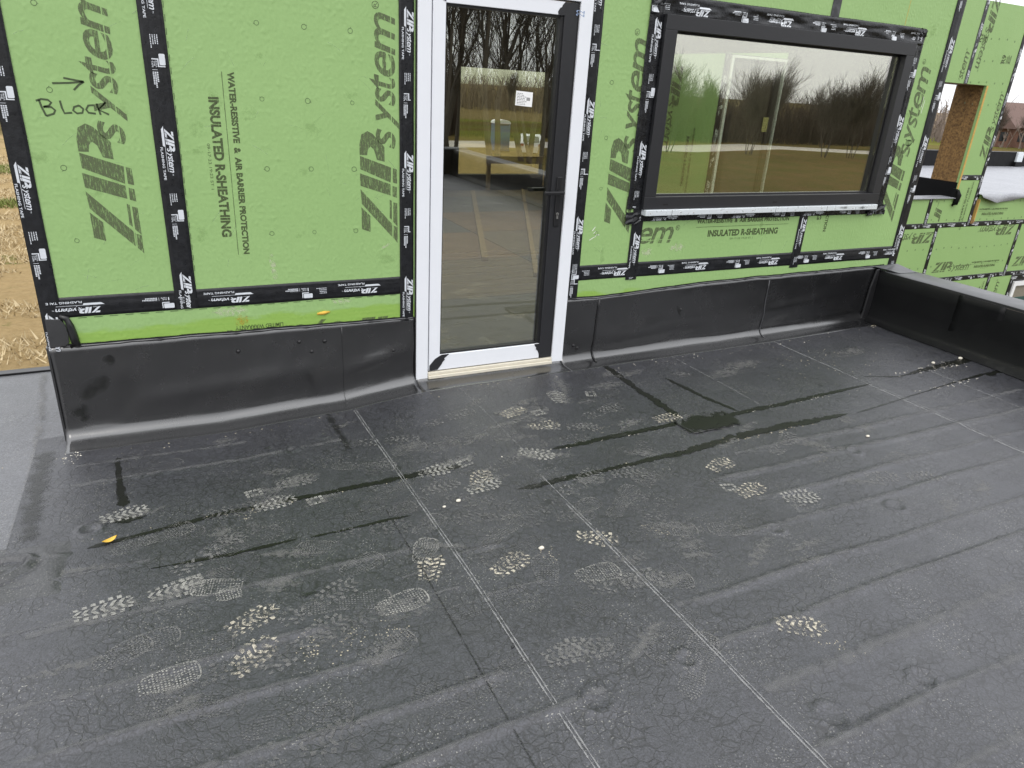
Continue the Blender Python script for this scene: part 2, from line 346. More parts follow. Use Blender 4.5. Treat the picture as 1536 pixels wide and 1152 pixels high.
def logo():
    q = P2(); w = lambda *pts: q.poly(*[(a-.8, b-.056) for a, b in pts])
    w((1.069,.246),(.996,.241),(.82,.081),(.886,.08)); w((.882,.076),(.818,.078),(.792,.056),(.874,.056))
    w((.98,.244),(.87,.243),(.854,.199),(.936,.199)); w((1.014,.097),(.922,.098),(.911,.084),(1.009,.086)); w((1.002,.078),(.902,.079),(.876,.056),(.996,.057))
    w((1.145,.247),(1.084,.245),(1.035,.091),(1.091,.092)); w((1.083,.081),(1.031,.082),(1.023,.058),(1.076,.059))
    w((1.227,.245),(1.164,.244),(1.099,.091),(1.172,.087)); w((1.170,.080),(1.099,.080),(1.093,.057),(1.163,.058))
    w((1.231,.246),(1.230,.209),(1.258,.204),(1.281,.246)); w((1.281,.246),(1.258,.204),(1.272,.191),(1.343,.205),(1.326,.235))
    w((1.272,.191),(1.256,.174),(1.300,.150),(1.33,.179),(1.343,.205)); w((1.256,.174),(1.209,.16),(1.200,.121),(1.27,.121),(1.300,.150))
    for ch, a, b, c, d in (('s',.462,.556,.007,.108),('y',.555,.69,-.010,.108),('s',.66,.742,.007,.108),('t',.735,.80,.007,.136),('e',.79,.90,.007,.108),('m',.885,1.062,.007,.108)):
        q.text(ch, a, b, c, d, .28, .012, 4)
    q.ring(1.09, .10, .017, .0035, 14); q.text('R', 1.081, 1.099, .092, .108, 0, .01, 2)
    return q
LOGO = logo()
def tape_unit():
    q = P2()
    for f in LOGO.f:
        if max(LOGO.v[i][0] for i in f) < 1.07: q.add([(.012 + LOGO.v[i][0]*.172, -.003 + LOGO.v[i][1]*.178) for i in f], [tuple(range(len(f)))])
    q.poly((.0,-.0065),(.014,-.016),(.082,-.016),(.087,-.0065)); q.poly((.087,-.0065),(.087,-.008),(.19,-.008),(.19,-.0065))
    q.text('FLASHING TAPE', .088, .226, -.0275, -.0175, 0, .02, 2); q.text('TM', .199, .207, .008, .013, 0, 0, 1)
    for k in range(4):
        u = .285
        while u < (.318 if k else .335):
            d = rnd.uniform(.003, .008); v = -.014 + k*.0085; q.poly((u, v),(u+d, v),(u+d, v+.0035),(u, v+.0035)); u += d + .002
    q.poly((.357,.014),(.360,.011),(.398,.011),(.401,.014),(.401,.031),(.398,.034),(.360,.034),(.357,.031))
    q.poly((.404,.016),(.408,.016),(.408,.032),(.404,.032)); q.poly((.376,.004),(.408,.004),(.408,.0085),(.376,.0085)); q.poly((.376,-.018),(.3805,-.018),(.3805,.004),(.376,.004)); q.poly((.404,.0085),(.408,.0085),(.408,.016),(.404,.016))
    for k, t in enumerate(('TAPE', 'THE', 'ROLL')): q.text(t, .385, .411 if t != 'THE' else .405, -.019 + k*.0075, -.0135 + k*.0075, 0, .015, 2)
    q.poly((.419,-.019),(.4205,-.019),(.4205,.001),(.419,.001))
    for k in range(3):
        u = .427
        while u < (.475, .485, .462)[k]:
            d = rnd.uniform(.004, .006); v = -.019 + k*.0075; q.poly((u, v),(u+d, v),(u+d*1.1, v+.0055),(u+.001, v+.0055)); u += d + .0016
    return q
UNIT = tape_unit()

DISPS = {}
def crump(amp, sc=9.0, seed=0.0, stretch=(1, 1, 1)):
    def d(p):
        q = Vector((p.x*stretch[0]*sc + seed, p.y*3 + seed*2, p.z*stretch[2]*sc))
        return amp * max(.03, .45 + .8*mnoise.noise(q) + .5*mnoise.noise(q*2.3) + .3*abs(mnoise.noise(q*4.7)))
    return d
def tape(parent, axis, c, a0, a1, y, w=.095, phase=0.0, mat=None, disp=None, res=.04, name='flashing_tape', pr=True, v_off=0.0, sub=6, ridge=.0012, rev=False):
    """axis 'v': centre x=c from z=a1 down to a0; 'h': centre z=c from x=a1 back to a0. phase: world coord where one logo starts"""
    if axis == 'v': O, U, V = Vector((c, y, a1)), Vector((0,0,-1)), Vector((1,0,0))
    else: O, U, V = Vector((a1, y, c)), Vector((-1,0,0)), Vector((0,0,-1))
    if rev: O, U, V = (Vector((c, y, a0)) if axis == 'v' else Vector((a0, y, c))), -U, -V
    Nn = U.cross(V); Lg = a1 - a0; nu = max(2, int(Lg/res)); b = MB(); sd_ = c*7.3 + a0
    idx = []
    for i in range(nu+1):
        for j in range(sub+1):
            u = Lg*i/nu; v = -w/2 + w*j/sub; p = O + U*u + V*(v + .0022*mnoise.noise(Vector((u*3, sd_, (j > sub/2)*5.0))) * (1 if j in (0, sub) else 0))
            h = .0004 + .0006*(mnoise.noise(Vector((u*7, v*20, sd_)))) + ridge*max(0, 1-abs(v)/(w*.12))
            if disp: h += disp(p)
            if j in (0, sub): h = min(h, .0005) if not disp else h*.6
            b.v.append(tuple(p + Nn*(h+.0006)))
    n1 = sub+1
    for i in range(nu):
        for j in range(sub): b.f.append((i*n1+j, (i+1)*n1+j, (i+1)*n1+j+1, i*n1+j+1))
    k0 = len(b.v)                       # give the strip a back so that it is a body, not a sheet
    for q in list(b.v): b.v.append(tuple(Vector(q) - Nn*.0022))
    for f in list(b.f): b.f.append(tuple(i+k0 for i in reversed(f)))
    for i in range(nu):
        b.f.append((i*n1, i*n1+k0, (i+1)*n1+k0, (i+1)*n1)); b.f.append((i*n1+sub, (i+1)*n1+sub, (i+1)*n1+sub+k0, i*n1+sub+k0))
    o = b.build(name, mat or TAPE, parent, smooth=True)
    if pr:
        st = (a1 - phase) % .642 - .642 if not rev else (phase - a0) % .642 - .642
        q = P2()
        while st < Lg:
            for f in UNIT.f:
                vs = [(UNIT.v[i][0] + st, UNIT.v[i][1] + v_off) for i in f]
                if all(.002 < a < Lg-.002 and abs(bb) < w/2 - .001 for a, bb in vs): q.add(vs, [tuple(range(len(vs)))])
            st += .642
        if q.f:
            pd = (lambda p: disp(p) + ridge*.6) if disp else (lambda p: ridge*.5)
            q.lay('tape_print', PRINT, o, O, U, V, .0022, None, False, 1.0, pd)
    return o

# ------------------------------------------------------------------ roof deck (setting)
PX = [-9, -.5, .2, .85, 1.25, 2.2, 3.9, 4.9, 6]; PZ = [-.09, -.085, -.09, -.06, -.012, -.008, .01, .04, .04]
RID = [(-1.80,-.9,.35,.0055,.013),(-1.99,-.9,.55,.005,.013),(-2.18,-.5,.79,.006,.013),(-2.365,.1,1.0,.0065,.014),(-2.56,-.5,.8,.004,.014),(-2.335,1.42,5,.007,.015),(-2.15,1.43,5,.0065,.015),
       (-2.755,1.40,5,.008,.018),(-2.95,1.4,5,.006,.018),(-2.55,1.44,5,.004,.03),(-1.90,1.9,5,.005,.016),(-1.72,2.2,5,.004,.018),(-1.53,2.1,5,.0055,.02),(-1.36,2.4,5,.003,.02),(-1.20,-.62,-.15,.004,.012),(-1.46,-.9,-.3,.004,.012),
       (-2.75,-.5,.85,.004,.015),(-2.95,-.5,.85,.004,.015),(-1.66,.62,.76,.005,.010),(-1.78,.66,.84,.005,.010),(-1.60,.84,1.05,.005,.010),(-1.86,.83,1.1,.004,.011),(-.50,-.45,.75,.003,.02),(-.32,-.45,.3,.003,.02),(-1.50,-.5,.75,.002,.02)]
RING = [(.96,-2.38,.045),(.05,-1.22,.035),(1.30,-2.35,.035),(1.93,-2.70,.04),(1.55,-2.69,.045),(2.74,-1.99,.04),(.45,-.49,.03),(.62,-.4,.03),(2.1,-1.92,.035),(3.0,-1.55,.035),(.36,-.45,.028),(-.36,-.9,.04)]
def hz(x, y):
    x = np.asarray(x, float); y = np.asarray(y, float)
    z = np.interp(x, PX, PZ) * np.clip(1 - np.clip(-y - .1, 0, None)/1.6, 0, 1)
    for k, (y0, x0, x1, a, w) in enumerate(RID):
        yy = y0 + .006*np.sin(2.3*x + k*1.7) + .004*np.sin(7.1*x + k)
        fade = np.clip((x - x0)/.12, 0, 1) * np.clip((x1 - x)/.05, 0, 1) * (.72 + .28*np.sin(3.7*x + k*2.1))
        z = z + 1.5*a*fade*np.exp(-((y - yy)/w)**2)
    for cx, cy, r in RING:
        d = np.hypot(x - cx, y - cy); z = z + .0055*np.exp(-((d - r)/(r*.28))**2) - .003*np.exp(-(d/(r*.7))**2) + .0025*np.exp(-(d/(r*2))**2)
    for sx, st in ((.835, .0022), (1.40, .0022), (3.86, .0020), (.70, -.0016)):
        z = z + st*(.5 + .5*np.tanh((x - sx)/.0045)) - st*(.5 + .5*np.tanh((x - sx - .18)/.05))
    z = z + .0016*np.sin(3.1*x + 1.3*np.sin(2.2*y)) * np.sin(4.3*y + .8*np.sin(1.9*x)) + .0011*np.sin(9*x + 4*y) * np.sin(6.5*y - 3*x)
    return z
def hz1(x, y): return float(hz(x, y))
def grid(name, xs, ys, mat, fn, parent=None, off=0.0):
    X, Y = np.meshgrid(xs, ys); Z = fn(X, Y) + off; nx, ny = len(xs), len(ys)
    v = np.stack([X.ravel(), Y.ravel(), Z.ravel()], 1); i = np.arange(nx*ny).reshape(ny, nx)
    f = np.stack([i[:-1,:-1].ravel(), i[:-1,1:].ravel(), i[1:,1:].ravel(), i[1:,:-1].ravel()], 1)
    me = bpy.data.meshes.new(name); me.from_pydata(v.tolist(), [], f.tolist()); me.update()
    return link(name, me, mat, parent, smooth=True)
xs = np.concatenate([np.arange(-.62, 3.2, .0095), np.arange(3.2, 5.24, .016)])
ys = np.concatenate([[-8.9, -8, -7, -6, -5, -4.3, -3.8, -3.5], np.arange(-3.3, .06, .0095)])
deck = tag(grid('roof_deck', xs, ys, ROOF, hz), kind='structure')
deckl = tag(grid('side_roof_deck', np.concatenate([np.arange(-9, -2, .5), np.arange(-2, -.49, .03)]), np.concatenate([np.arange(-8.9, -3, .4), np.arange(-3, 1.03, .03)]), ROOFL,
        lambda X, Y: np.interp(Y, [-9, -1.7, -.1, 2], [0, 0, -.085, -.1]) + .0025*np.sin(16*Y + .4*np.sin(3*X)) + .0015*np.sin(5*X+3*Y) - .012), kind='structure')
tag(box('roof_edge', SEAL, None, -9, -.5, 1.03, 1.09, -.5, -.098), kind='structure')
tag(box('roof_slab', DARKIN, None, -9, 5.24, -8.95, -.01, -.55, -.13), kind='structure')
tag(box('side_roof_slab', DARKIN, None, -9, -.5, -.005, 1.03, -.55, -.13), kind='structure')

def ribbon(name, pts, width, mat, parent, fn=hz1, off=.0012, seg=.05):
    """ragged-edged stripe lying on the deck; pts (x,y); width number or per point"""
    P = [Vector((a, b)) for a, b in pts]; ws = width if isinstance(width, (list, tuple)) else [width]*len(P)
    out = []
    for i in range(len(P)-1):
        d = (P[i+1]-P[i]); n = max(1, int(d.length/seg))
        for k in range(n): out.append((P[i] + d*k/n, ws[i] + (ws[i+1]-ws[i])*k/n))
    out.append((P[-1], ws[-1])); vs, fs, uv = [], [], []
    for i, (p, w) in enumerate(out):
        d = (out[min(i+1, len(out)-1)][0] - out[max(i-1, 0)][0]).normalized(); nn = Vector((-d.y, d.x))
        for j in range(5):
            t = -1 + j*.5; q = p + nn*w*.5*t; vs.append((q.x, q.y, fn(q.x, q.y) + off)); uv.append((i*.3, t))
    for i in range(len(out)-1):
        for j in range(4): fs.append((i*5+j, (i+1)*5+j, (i+1)*5+j+1, i*5+j+1))
    me = bpy.data.meshes.new(name); me.from_pydata(vs, [], fs); u = me.uv_layers.new(name='UVMap')
    u.data.foreach_set('uv', [q for f in fs for i in f for q in uv[i]]); me.update()
    if me.polygons[0].normal.z < 0: me.flip_normals()
    return link(name, me, mat, parent)
def blot(name, cx, cy, rx, ry, ang, mat, parent, off=.0012, fn=hz1, rings=5, n=18, plane=None):
    vs, fs, uv = [], [], []; ca, sa = math.cos(ang), math.sin(ang)
    def put(a, b):
        x, y = cx + a*ca - b*sa, cy + a*sa + b*ca
        return (x, plane - off, y) if plane is not None else (x, y, fn(x, y) + off)
    vs.append(put(0, 0)); uv.append((0, 0))
    for r in range(1, rings+1):
        for k in range(n):
            t = 2*math.pi*k/n; vs.append(put(rx*r/rings*math.cos(t), ry*r/rings*math.sin(t))); uv.append((k/n, r/rings))
    for k in range(n): fs.append((0, 1+k, 1+(k+1) % n))
    for r in range(rings-1):
        for k in range(n): a = 1+r*n; fs.append((a+k, a+n+k, a+n+(k+1) % n, a+(k+1) % n))
    me = bpy.data.meshes.new(name); me.from_pydata(vs, [], fs); u = me.uv_layers.new(name='UVMap')
    u.data.foreach_set('uv', [q for f in fs for i in f for q in uv[i]]); me.update(); return link(name, me, mat, parent)

# seams: paired pale lines along the sheet laps
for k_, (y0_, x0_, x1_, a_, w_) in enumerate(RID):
    ribbon('ridge_scuff_highlight', [(x_, y0_ + .006*math.sin(2.3*x_ + k_*1.7) + .004*math.sin(7.1*x_ + k_) + .004) for x_ in np.arange(max(x0_, -.58), min(x1_, 4.8), .06)], w_*2.2, SCUFF_LIT, deck)  # scuffed crests, painted paler to stand in for weak ridge shading
for sx, y0, y1, w in ((.836, -3.4, -.17, .007), (.847, -3.4, -.17, .006), (1.399, -3.4, -1.45, .008), (1.410, -3.4, -1.2, .006), (1.44, -1.0, -.17, .005), (3.85, -3.3, -.07, .013), (3.875, -3.3, -1.0, .006), (4.45, -3.0, -.9, .008), (2.95, -.95, -.1, .006)):
    ribbon('seam_line', [(sx, y0), (sx + .004, (y0+y1)/2), (sx - .003, y1)], w, CHALKL, deck, off=.0016)
for sx, y0, y1, w in ((.70, -3.3, -1.2, .009), (.70, -.6, -.15, .05)):
    ribbon('seam_dark_line', [(sx, y0), (sx, y1)], w, WETB, deck, off=.0013)  # dark line along the groove beside the first seam
for yy in (-4.3, -5.7, -7.1, -8.2): ribbon('seam_line', [(-8.5, yy), (4.9, yy + .02)], .03, CHALKL, deck, off=.003, fn=lambda x, y: 0.0, seg=.5)
# wet, algae-dark joints
for pts, w in (([(-.33,-1.03),(-.05,-.985),(.09,-.965),(.45,-.965),(.83,-.97),(1.08,-.985)], [.03,.035,.04,.04,.055,.05]), ([(-.13,-1.26),(.1,-1.275),(.30,-1.27)], [.015,.03,.02]), ([(.42,-1.28),(.73,-1.28)], [.02,.025]),
               ([(1.62,-1.0),(2.0,-.99),(2.32,-.98)], [.04,.055,.05]), ([(2.55,-1.0),(3.12,-.986),(3.77,-.95)], [.055,.05,.03]), ([(1.32,-1.272),(1.87,-1.262),(2.2,-1.245)], [.05,.045,.04]), ([(2.1,-1.262),(2.52,-1.215),(2.95,-1.21),(3.3,-1.212)], [.06,.07,.075,.04]),
               ([(2.44,-.10),(2.41,-.5),(2.405,-.88)], [.05,.06,.07]), ([(2.68,-.47),(2.71,-.75),(2.76,-.95)], [.035,.045,.03]), ([(-.28,-.3),(-.27,-.55),(-.25,-.74)], [.03,.035,.06]), ([(4.2,-.925),(4.5,-.905),(5.03,-.877)], [.02,.07,.09]),
               ([(3.5,-1.215),(4.3,-1.13),(4.75,-1.1)], [.02,.015,.03]), ([(4.78,-1.12),(4.95,-1.1)], [.06,.05]), ([(3.95,-.86),(4.15,-.93)], [.012,.03])):
    ribbon('wet_streak', [(pts[0][0] - (pts[1][0]-pts[0][0])*.12, pts[0][1] - (pts[1][1]-pts[0][1])*.12)] + list(pts) + [(pts[-1][0] + (pts[-1][0]-pts[-2][0])*.15, pts[-1][1] + (pts[-1][1]-pts[-2][1])*.15)], [.004] + [q*1.1 for q in w] + [.004], WET, deck)
blot('wet_patch', -.23, -.87, .075, .04, 0, WET, deck); blot('wet_patch', .3, -1.62, .05, .02, 0, WETB, deck)
# drain-side patch plate: a raised rubber pad with a rolled edge
pp = [(2.345,-.955),(2.64,-.95),(2.655,-.99),(2.60,-1.11),(2.35,-1.115),(2.33,-1.0)]
b = MB().prismz([(x, y) for x, y in reversed(pp)], -.01, .0042); b.build('membrane_patch', LAP, deck, bevel=.002)
ribbon('wet_patch', [(2.33,-1.03),(2.5,-1.032),(2.68,-1.025)], [.23,.26,.2], WET, deck, off=.0062)
bb = MB(); pts = [(x*.98+.05, y*.98-.02, .008) for x, y in pp]; bb.tube([(x, y, z - .006) for x, y, z in pts[3:]] + [(pts[0][0], pts[0][1], pts[0][2]-.006)], .004, 6, False); bb.build('patch_edge', SEAL, deck, smooth=True)
# left lap: dark strip, broken sealant ridge and a folded loop of loose membrane
ribbon('lap_strip', [(-.575, -.10), (-.57, -.5), (-.56, -.9)], [.10,.11,.09], WETB, deck, off=.003)
ribbon('sealant_bead', [(-.605, -.9), (-.61, -.3), (-.635, .3), (-.68, .98)], .05, SMEAR, deckl, fn=lambda x, y: float(np.interp(y, [-9,-1.7,-.1,2], [0,0,-.085,-.1])) - .004)
loop = np.array([(-1.1,-.985),(-.86,-.99),(-.72,-1.0),(-.6,-1.005),(-.545,-1.02),(-.53,-1.05),(-.545,-1.09),(-.59,-1.13),(-.68,-1.165),(-.86,-1.20),(-1.1,-1.23)])
tail = np.array([(-.535,-1.05),(-.49,-1.045),(-.44,-1.05),(-.40,-1.045)])
def pdist(X, Y, P):
    d = np.full(X.shape, 9.0)
    for (x0, y0), (x1, y1) in zip(P[:-1], P[1:]):
        t = np.clip(((X-x0)*(x1-x0) + (Y-y0)*(y1-y0))/((x1-x0)**2 + (y1-y0)**2), 0, 1); d = np.minimum(d, np.hypot(X - x0 - t*(x1-x0), Y - y0 - t*(y1-y0)))
    return d
def foldz(X, Y):
    base = np.interp(Y, [-9,-1.7,-.1,2], [0,0,-.085,-.1]); d = pdist(X, Y, loop); t = pdist(X, Y, tail)
    edge = np.clip(np.minimum.reduce([(-.40 - X)/.05, (Y + 1.32)/.06, (-.93 - Y)/.05]), 0, 1)
    return base - .004 + edge*(.007 + .014*np.exp(-(d/.013)**2) - .004*np.exp(-((d-.03)/.012)**2) + .010*np.exp(-(t/.012)**2) + .002*np.sin(40*X+9*Y))
grid('membrane_fold', np.arange(-1.05, -.385, .007), np.arange(-1.33, -.92, .007), LAP, foldz, deck)

# ---- boot prints
def sole(t):  # half width of a boot sole along t in 0..1 (heel..toe)
    return np.interp(t, [0,.03,.12,.3,.42,.6,.78,.9,.97,1], [0,.022,.036,.036,.030,.040,.050,.046,.028,0])
def boot(kind, part, L_=.30):
    q = P2(); t0, t1 = dict(fore=(.42, 1.0), heel=(0, .3), full=(0, 1.0))[part]; r = random.Random(sum(map(ord, kind + part)))
    if kind == 'chev':
        n = int((t1-t0)*L_/.0232)
        for i in range(n):
            t = t0 + (t1-t0)*(i+.5)/n; h = float(sole(t)); u = t*L_
            if h < .012: continue
            if part == 'full' and .3 < t < .44: continue
            for sg in (-1, 1):
                if r.random() < .93: q.poly((u-.010, sg*.0006),(u+.003, sg*.0006),(u+.017, sg*h*.55),(u+.004, sg*h*.55)) if sg > 0 else q.poly((u+.004, sg*h*.55),(u+.017, sg*h*.55),(u+.003, sg*.0006),(u-.010, sg*.0006))
                if r.random() < .9: q.poly((u-.007, sg*h*.67),(u+.008, sg*h*.67),(u+.007, sg*h*1.04),(u-.006, sg*h*1.04)) if sg > 0 else q.poly((u-.006, sg*h*1.04),(u+.007, sg*h*1.04),(u+.008, sg*h*.67),(u-.007, sg*h*.67))
    elif kind == 'heelb':
        for i in range(4):
            for j in range(3):
                u, v = i*.018, -.03 + j*.022
                if r.random() < .9: q.poly((u, v),(u+.014, v+.002),(u+.015, v+.018),(u+.001, v+.017))
    elif kind == 'mesh':
        st = .0098; u = t0*L_
        while u < t1*L_:
            h = float(sole(u/L_)) - .007; v = -h
            while v < h:
                if r.random() < .9: q.poly((u, v),(u+.005, v-.0014),(u+.0062, v+.0036),(u+.0014, v+.005))
                v += st
            u += st
        n = 26
        for i in range(n):
            t = t0 + (t1-t0)*(i+.5)/n; h = float(sole(t)); d = (t1-t0)*L_/n*.36; u = t*L_
            if h > .01:
                for sg in (-1, 1):
                    if r.random() < .85:
                        a, c = sg*h, sg*(h-.0045); lo, hi = min(a, c), max(a, c); q.poly((u-d, lo),(u+d, lo),(u+d, hi),(u-d, hi))
        if part != 'heel': q.line([(L_*(.93+.06*math.cos(k)), .04*math.sin(k)) for k in np.linspace(-1.4, 1.4, 9)], .005)
    return q
def lay_boot(q, name, x, y, ang, mat, parent, sc=1.0):
    ca, sa = math.cos(ang)*sc, math.sin(ang)*sc
    vs = np.array([(x + (a-.2)*ca - b*sa, y + (a-.2)*sa + b*ca) for a, b in q.v]); z = hz(vs[:, 0], vs[:, 1]) + .0019
    me = bpy.data.meshes.new(name); me.from_pydata([(a, c, e) for (a, c), e in zip(vs.tolist(), z.tolist())], [], q.f); me.update()
    return link(name, me, mat, parent)
BC, BCF, BH, BM, BMF, BMH = boot('chev','fore'), boot('chev','full'), boot('heelb','heel'), boot('mesh','fore'), boot('mesh','full'), boot('mesh','heel')
CP = [(-.26,-.83,.15,1),(-.31,-1.44,.2,1),(-.1,-1.42,.25,1),(.4,-.81,-.1,0),(.29,-.97,.12,1),(.98,-.98,.05,1),(1.58,-.57,.3,0),(1.9,-.48,1.3,1),(1.47,-1.01,-.6,1),(1.78,-1.32,-.25,0),(2.38,-1.77,-.3,1),(2.9,-1.78,-.35,0),(3.09,-1.85,-.35,0),(.96,-2.19,.1,0),(1.12,-1.19,.2,1),(.95,-1.12,.1,0),(1.05,-2.2,2.9,0)]
HP = [(.45,-.99,.15,1),(.23,-.83,.1,1),(1.13,-.94,.2,1),(2.0,-.34,1.2,1),(1.7,-.6,.1,1),(1.19,-1.03,.4,0),(2.32,-1.88,-.2,0),(-.04,-1.36,.2,1),(2.14,-1.63,-.2,1)]
MP = [(.94,-.73,.2,0),(1.09,-.77,.3,0),(.05,-1.46,2.9,1),(.21,-1.5,.1,1),(.74,-1.54,1.0,1),(.81,-1.38,.6,0),(-.13,-1.84,.1,1),(1.26,-1.89,-.1,1),(1.1,-1.82,1.2,0),(.57,-1.78,.1,1),(-.25,-1.69,.5,0),(-.18,-1.66,.1,0),(.47,-1.96,.3,0),(.41,-1.36,2.8,0),(.5,-1.53,.4,0),(1.7,-1.77,-.3,0),(1.93,-1.86,2.7,0),(3.12,-1.69,.2,0),(2.85,-1.4,-.4,0),(1.45,-1.5,.3,0)]
for x, y, a, s in CP[:9] + HP[:5] + MP[::3]: blot('dust_smear', x + rnd.uniform(-.03, .05), y + rnd.uniform(-.03, .03), rnd.uniform(.08, .16), rnd.uniform(.04, .075), a + rnd.uniform(-.4, .4), SMEAR, deck)
for x, y, a, s in CP: lay_boot(BC, 'boot_print', x, y, a + rnd.uniform(-.1, .1), DUST if s else DUSTF, deck, rnd.uniform(.95, 1.05))
for x, y, a, s in HP: lay_boot(BH, 'boot_print', x + .17, y, a, DUST if s else DUSTF, deck)
for i, (x, y, a, s) in enumerate(MP): lay_boot(BMH if i in (3,) else BM, 'boot_print', x, y, a, DUST if s else DUSTF, deck, rnd.uniform(.92, 1.05))
for i, (x, y) in enumerate([(.38,-1.65),(.46,-1.72),(1.6,-1.29),(1.67,-1.49),(1.39,-1.98),(2.52,-1.08),(.07,-1.21),(-.1,-1.04),(.94,-.62),(.76,-.82),(1.83,-.84),(1.09,-1.51),(2.76,-1.34),(1.48,-2.02),(.3,-1.82),(1.36,-2.35),(2.1,-.7),(1.4,-.75),(1.3,-.5)]):
    lay_boot(BMF if i % 2 else BCF, 'boot_print', x, y, rnd.uniform(-.6, .7), DUSTF, deck)
for i in range(64):
    x, y = rnd.gauss(.9, .75), rnd.gauss(-1.3, .5)
    if not (-.4 < x < 3.2 and -2.4 < y < -.25): x, y = rnd.uniform(-.2, 2.0), rnd.uniform(-1.9, -.5)
    lay_boot((BC, BM, BMF, BCF, BMH)[i % 5], 'boot_print', x, y, rnd.choice((0, math.pi)) + rnd.gauss(.1, .35), DUSTV, deck)
for i in range(46):
    x, y = rnd.uniform(-.4, 3.4), rnd.uniform(-2.3, -.2)
    if i < 12: x, y = rnd.uniform(1.2, 2.4), rnd.uniform(-1.1, -.25)
    blot('dust_smear', x, y, rnd.uniform(.06, .17), rnd.uniform(.02, .055), rnd.uniform(-.5, .6), SMEAR, deck)
for x, y, rx in ((1.5,-2.03,.1),(1.55,-.55,.12),(1.72,-.46,.1),(2.25,-.42,.16),(3.1,-.5,.2),(3.3,-.42,.2),(4.2,-.5,.22),(2.5,-.3,.15)): blot('dust_smear', x, y, rx, rx*.35, .1, SMEAR, deck)
# caked mud left in treads: little crumbs, one clod per print
def crumbs(name, cx, cy, ang, lx, ly, n, seed, mat, parent, s0=.0025, s1=.0065):
    r = random.Random(seed); b = MB(); ca, sa = math.cos(ang), math.sin(ang)
    for _ in range(n):
        u, v = r.gauss(0, lx*.45), r.gauss(0, ly*.4); k = round(u/.021); u += (k*.021 - u)*.3
        x, y = cx + u*ca - v*sa, cy + u*sa + v*ca; z = hz1(x, y); s = r.uniform(s0, s1)*.85; h = s*r.uniform(.2, .5); t = r.uniform(0, 3)
        vs = [(x + s*r.uniform(.7, 1.3)*math.cos(t + q*math.pi*2/5), y + s*r.uniform(.6, 1.2)*math.sin(t + q*math.pi*2/5), z) for q in range(5)] + [(x + r.uniform(-.3, .3)*s, y, z + h)]
        b.add(vs, [(q, (q+1) % 5, 5) for q in range(5)])
    o = b.build(name, mat, parent); o['kind'] = 'stuff'; return o
for i, (x, y, a, n) in enumerate([(.73,-1.64,1.0,80),(1.0,-1.73,.3,120),(.12,-1.68,.3,60),(.1,-1.84,.6,95),(1.38,-1.71,-.7,85),(1.14,-1.14,.8,60),(1.66,-.76,-.2,50),(2.33,-.91,-.1,60),(2.25,-1.42,.2,60),(2.22,-1.65,.1,40),(1.75,-2.38,-.6,32),(1.58,-.57,.3,50)]):
    crumbs('mud_crumbs', x, y, a, .075, .035, n//6, i, MUD, deck, .0012, .0035)
    lay_boot(BC, 'mud_print', x - .01*math.cos(a), y - .01*math.sin(a), a + .1, MUDP, deck, .98)
for i, (x, y, n) in enumerate([(.27,-1.86,40),(.37,-1.89,36),(1.79,-2.49,24),(1.64,-1.75,30),(.52,-1.89,26),(1.16,-1.72,20),(2.76,-1.56,12),(1.9,-.9,20),(.85,-.98,14),(.2,-1.0,24)]):
    crumbs('mud_specks', x, y, rnd.uniform(0, 3), .09, .05, n, 50+i, MUD, deck, .0012, .0035)
for i, (x, y, lx, ly, n) in enumerate([(4.55,-.905,.35,.05,150),(4.88,-.13,.06,.06,70),(3.1,-.99,.6,.03,60),(2.6,-1.24,.5,.03,60),(4.4,-1.13,.3,.03,40),(3.9,-.6,.6,.35,70),(1.8,-1.0,.5,.03,40),(0.3,-.97,.5,.02,40),(-.47,-.2,.05,.08,30),(.4,-.21,1.2,.05,26),(3.4,-.2,1.9,.06,50),(1.7,-.16,.5,.05,16)]):
    crumbs('leaf_grit', x, y, 0, lx, ly, n, 90+i, MUD if i % 2 else STONE, deck, .002, .006)

# ------------------------------------------------------------------ main wall
wall = empty('sheathed_wall', (2.3, 0, 0), 'green sheathed house wall with black taped joints around the door and window', 'wall')
def panel(poly, mat, name='sheathing_panel', par=wall, y0=0.0, y1=.03): return MB().prism(poly, y0, y1).build(name, mat, par)
R_ = lambda x0, x1, z0, z1: [(x0, z0), (x1, z0), (x1, z1), (x0, z1)]
pA = panel(R_(-.49, .091, .564, 3.1), GREEN); pB = panel(R_(.093, 1.226, .564, 3.1), GREEN)
pC = panel(R_(-.49, 1.226, -.15, .562), GREENP)
pD = panel([(2.196, .564), (2.648, .564), (2.648, 2.0), (3.944, 2.0), (3.944, 3.1), (2.196, 3.1)], GREEN)
pE = panel(R_(2.196, 5.15, -.15, .562), GREENP2)
pF = panel(R_(2.65, 4.049, .564, .93), GREEN)
pG = panel([(4.051, .564), (5.15, .564), (5.15, 3.1), (3.946, 3.1), (3.946, 2.0), (4.735, 2.0), (4.735, .93), (4.051, .93)], GREEN)
pH = panel(R_(1.228, 2.194, 2.075, 3.1), GREEN)
for x0, x1, z0, z1 in ((-.49, 1.23, -.6, 3.1), (2.19, 2.65, -.6, 3.1), (2.65, 4.735, -.6, .935), (2.65, 4.735, 1.995, 3.1), (4.735, 5.15, -.6, 3.1), (1.23, 2.19, 2.075, 3.1), (1.23, 2.19, -.6, -.02)):
    box('stud_core', DARKIN, wall, x0, x1, .0305, .16, z0, z1)
UP = ((0,0,1), (-1,0,0)); DN = ((0,0,-1), (1,0,0)); HR = ((1,0,0), (0,0,1)); HL = ((-1,0,0), (0,0,-1))
LOGO.lay('panel_logo', INK, pA, (-.056, 0, .8), *UP); LOGO.lay('panel_logo', INK, pB, (1.133, 0, .8), *UP)
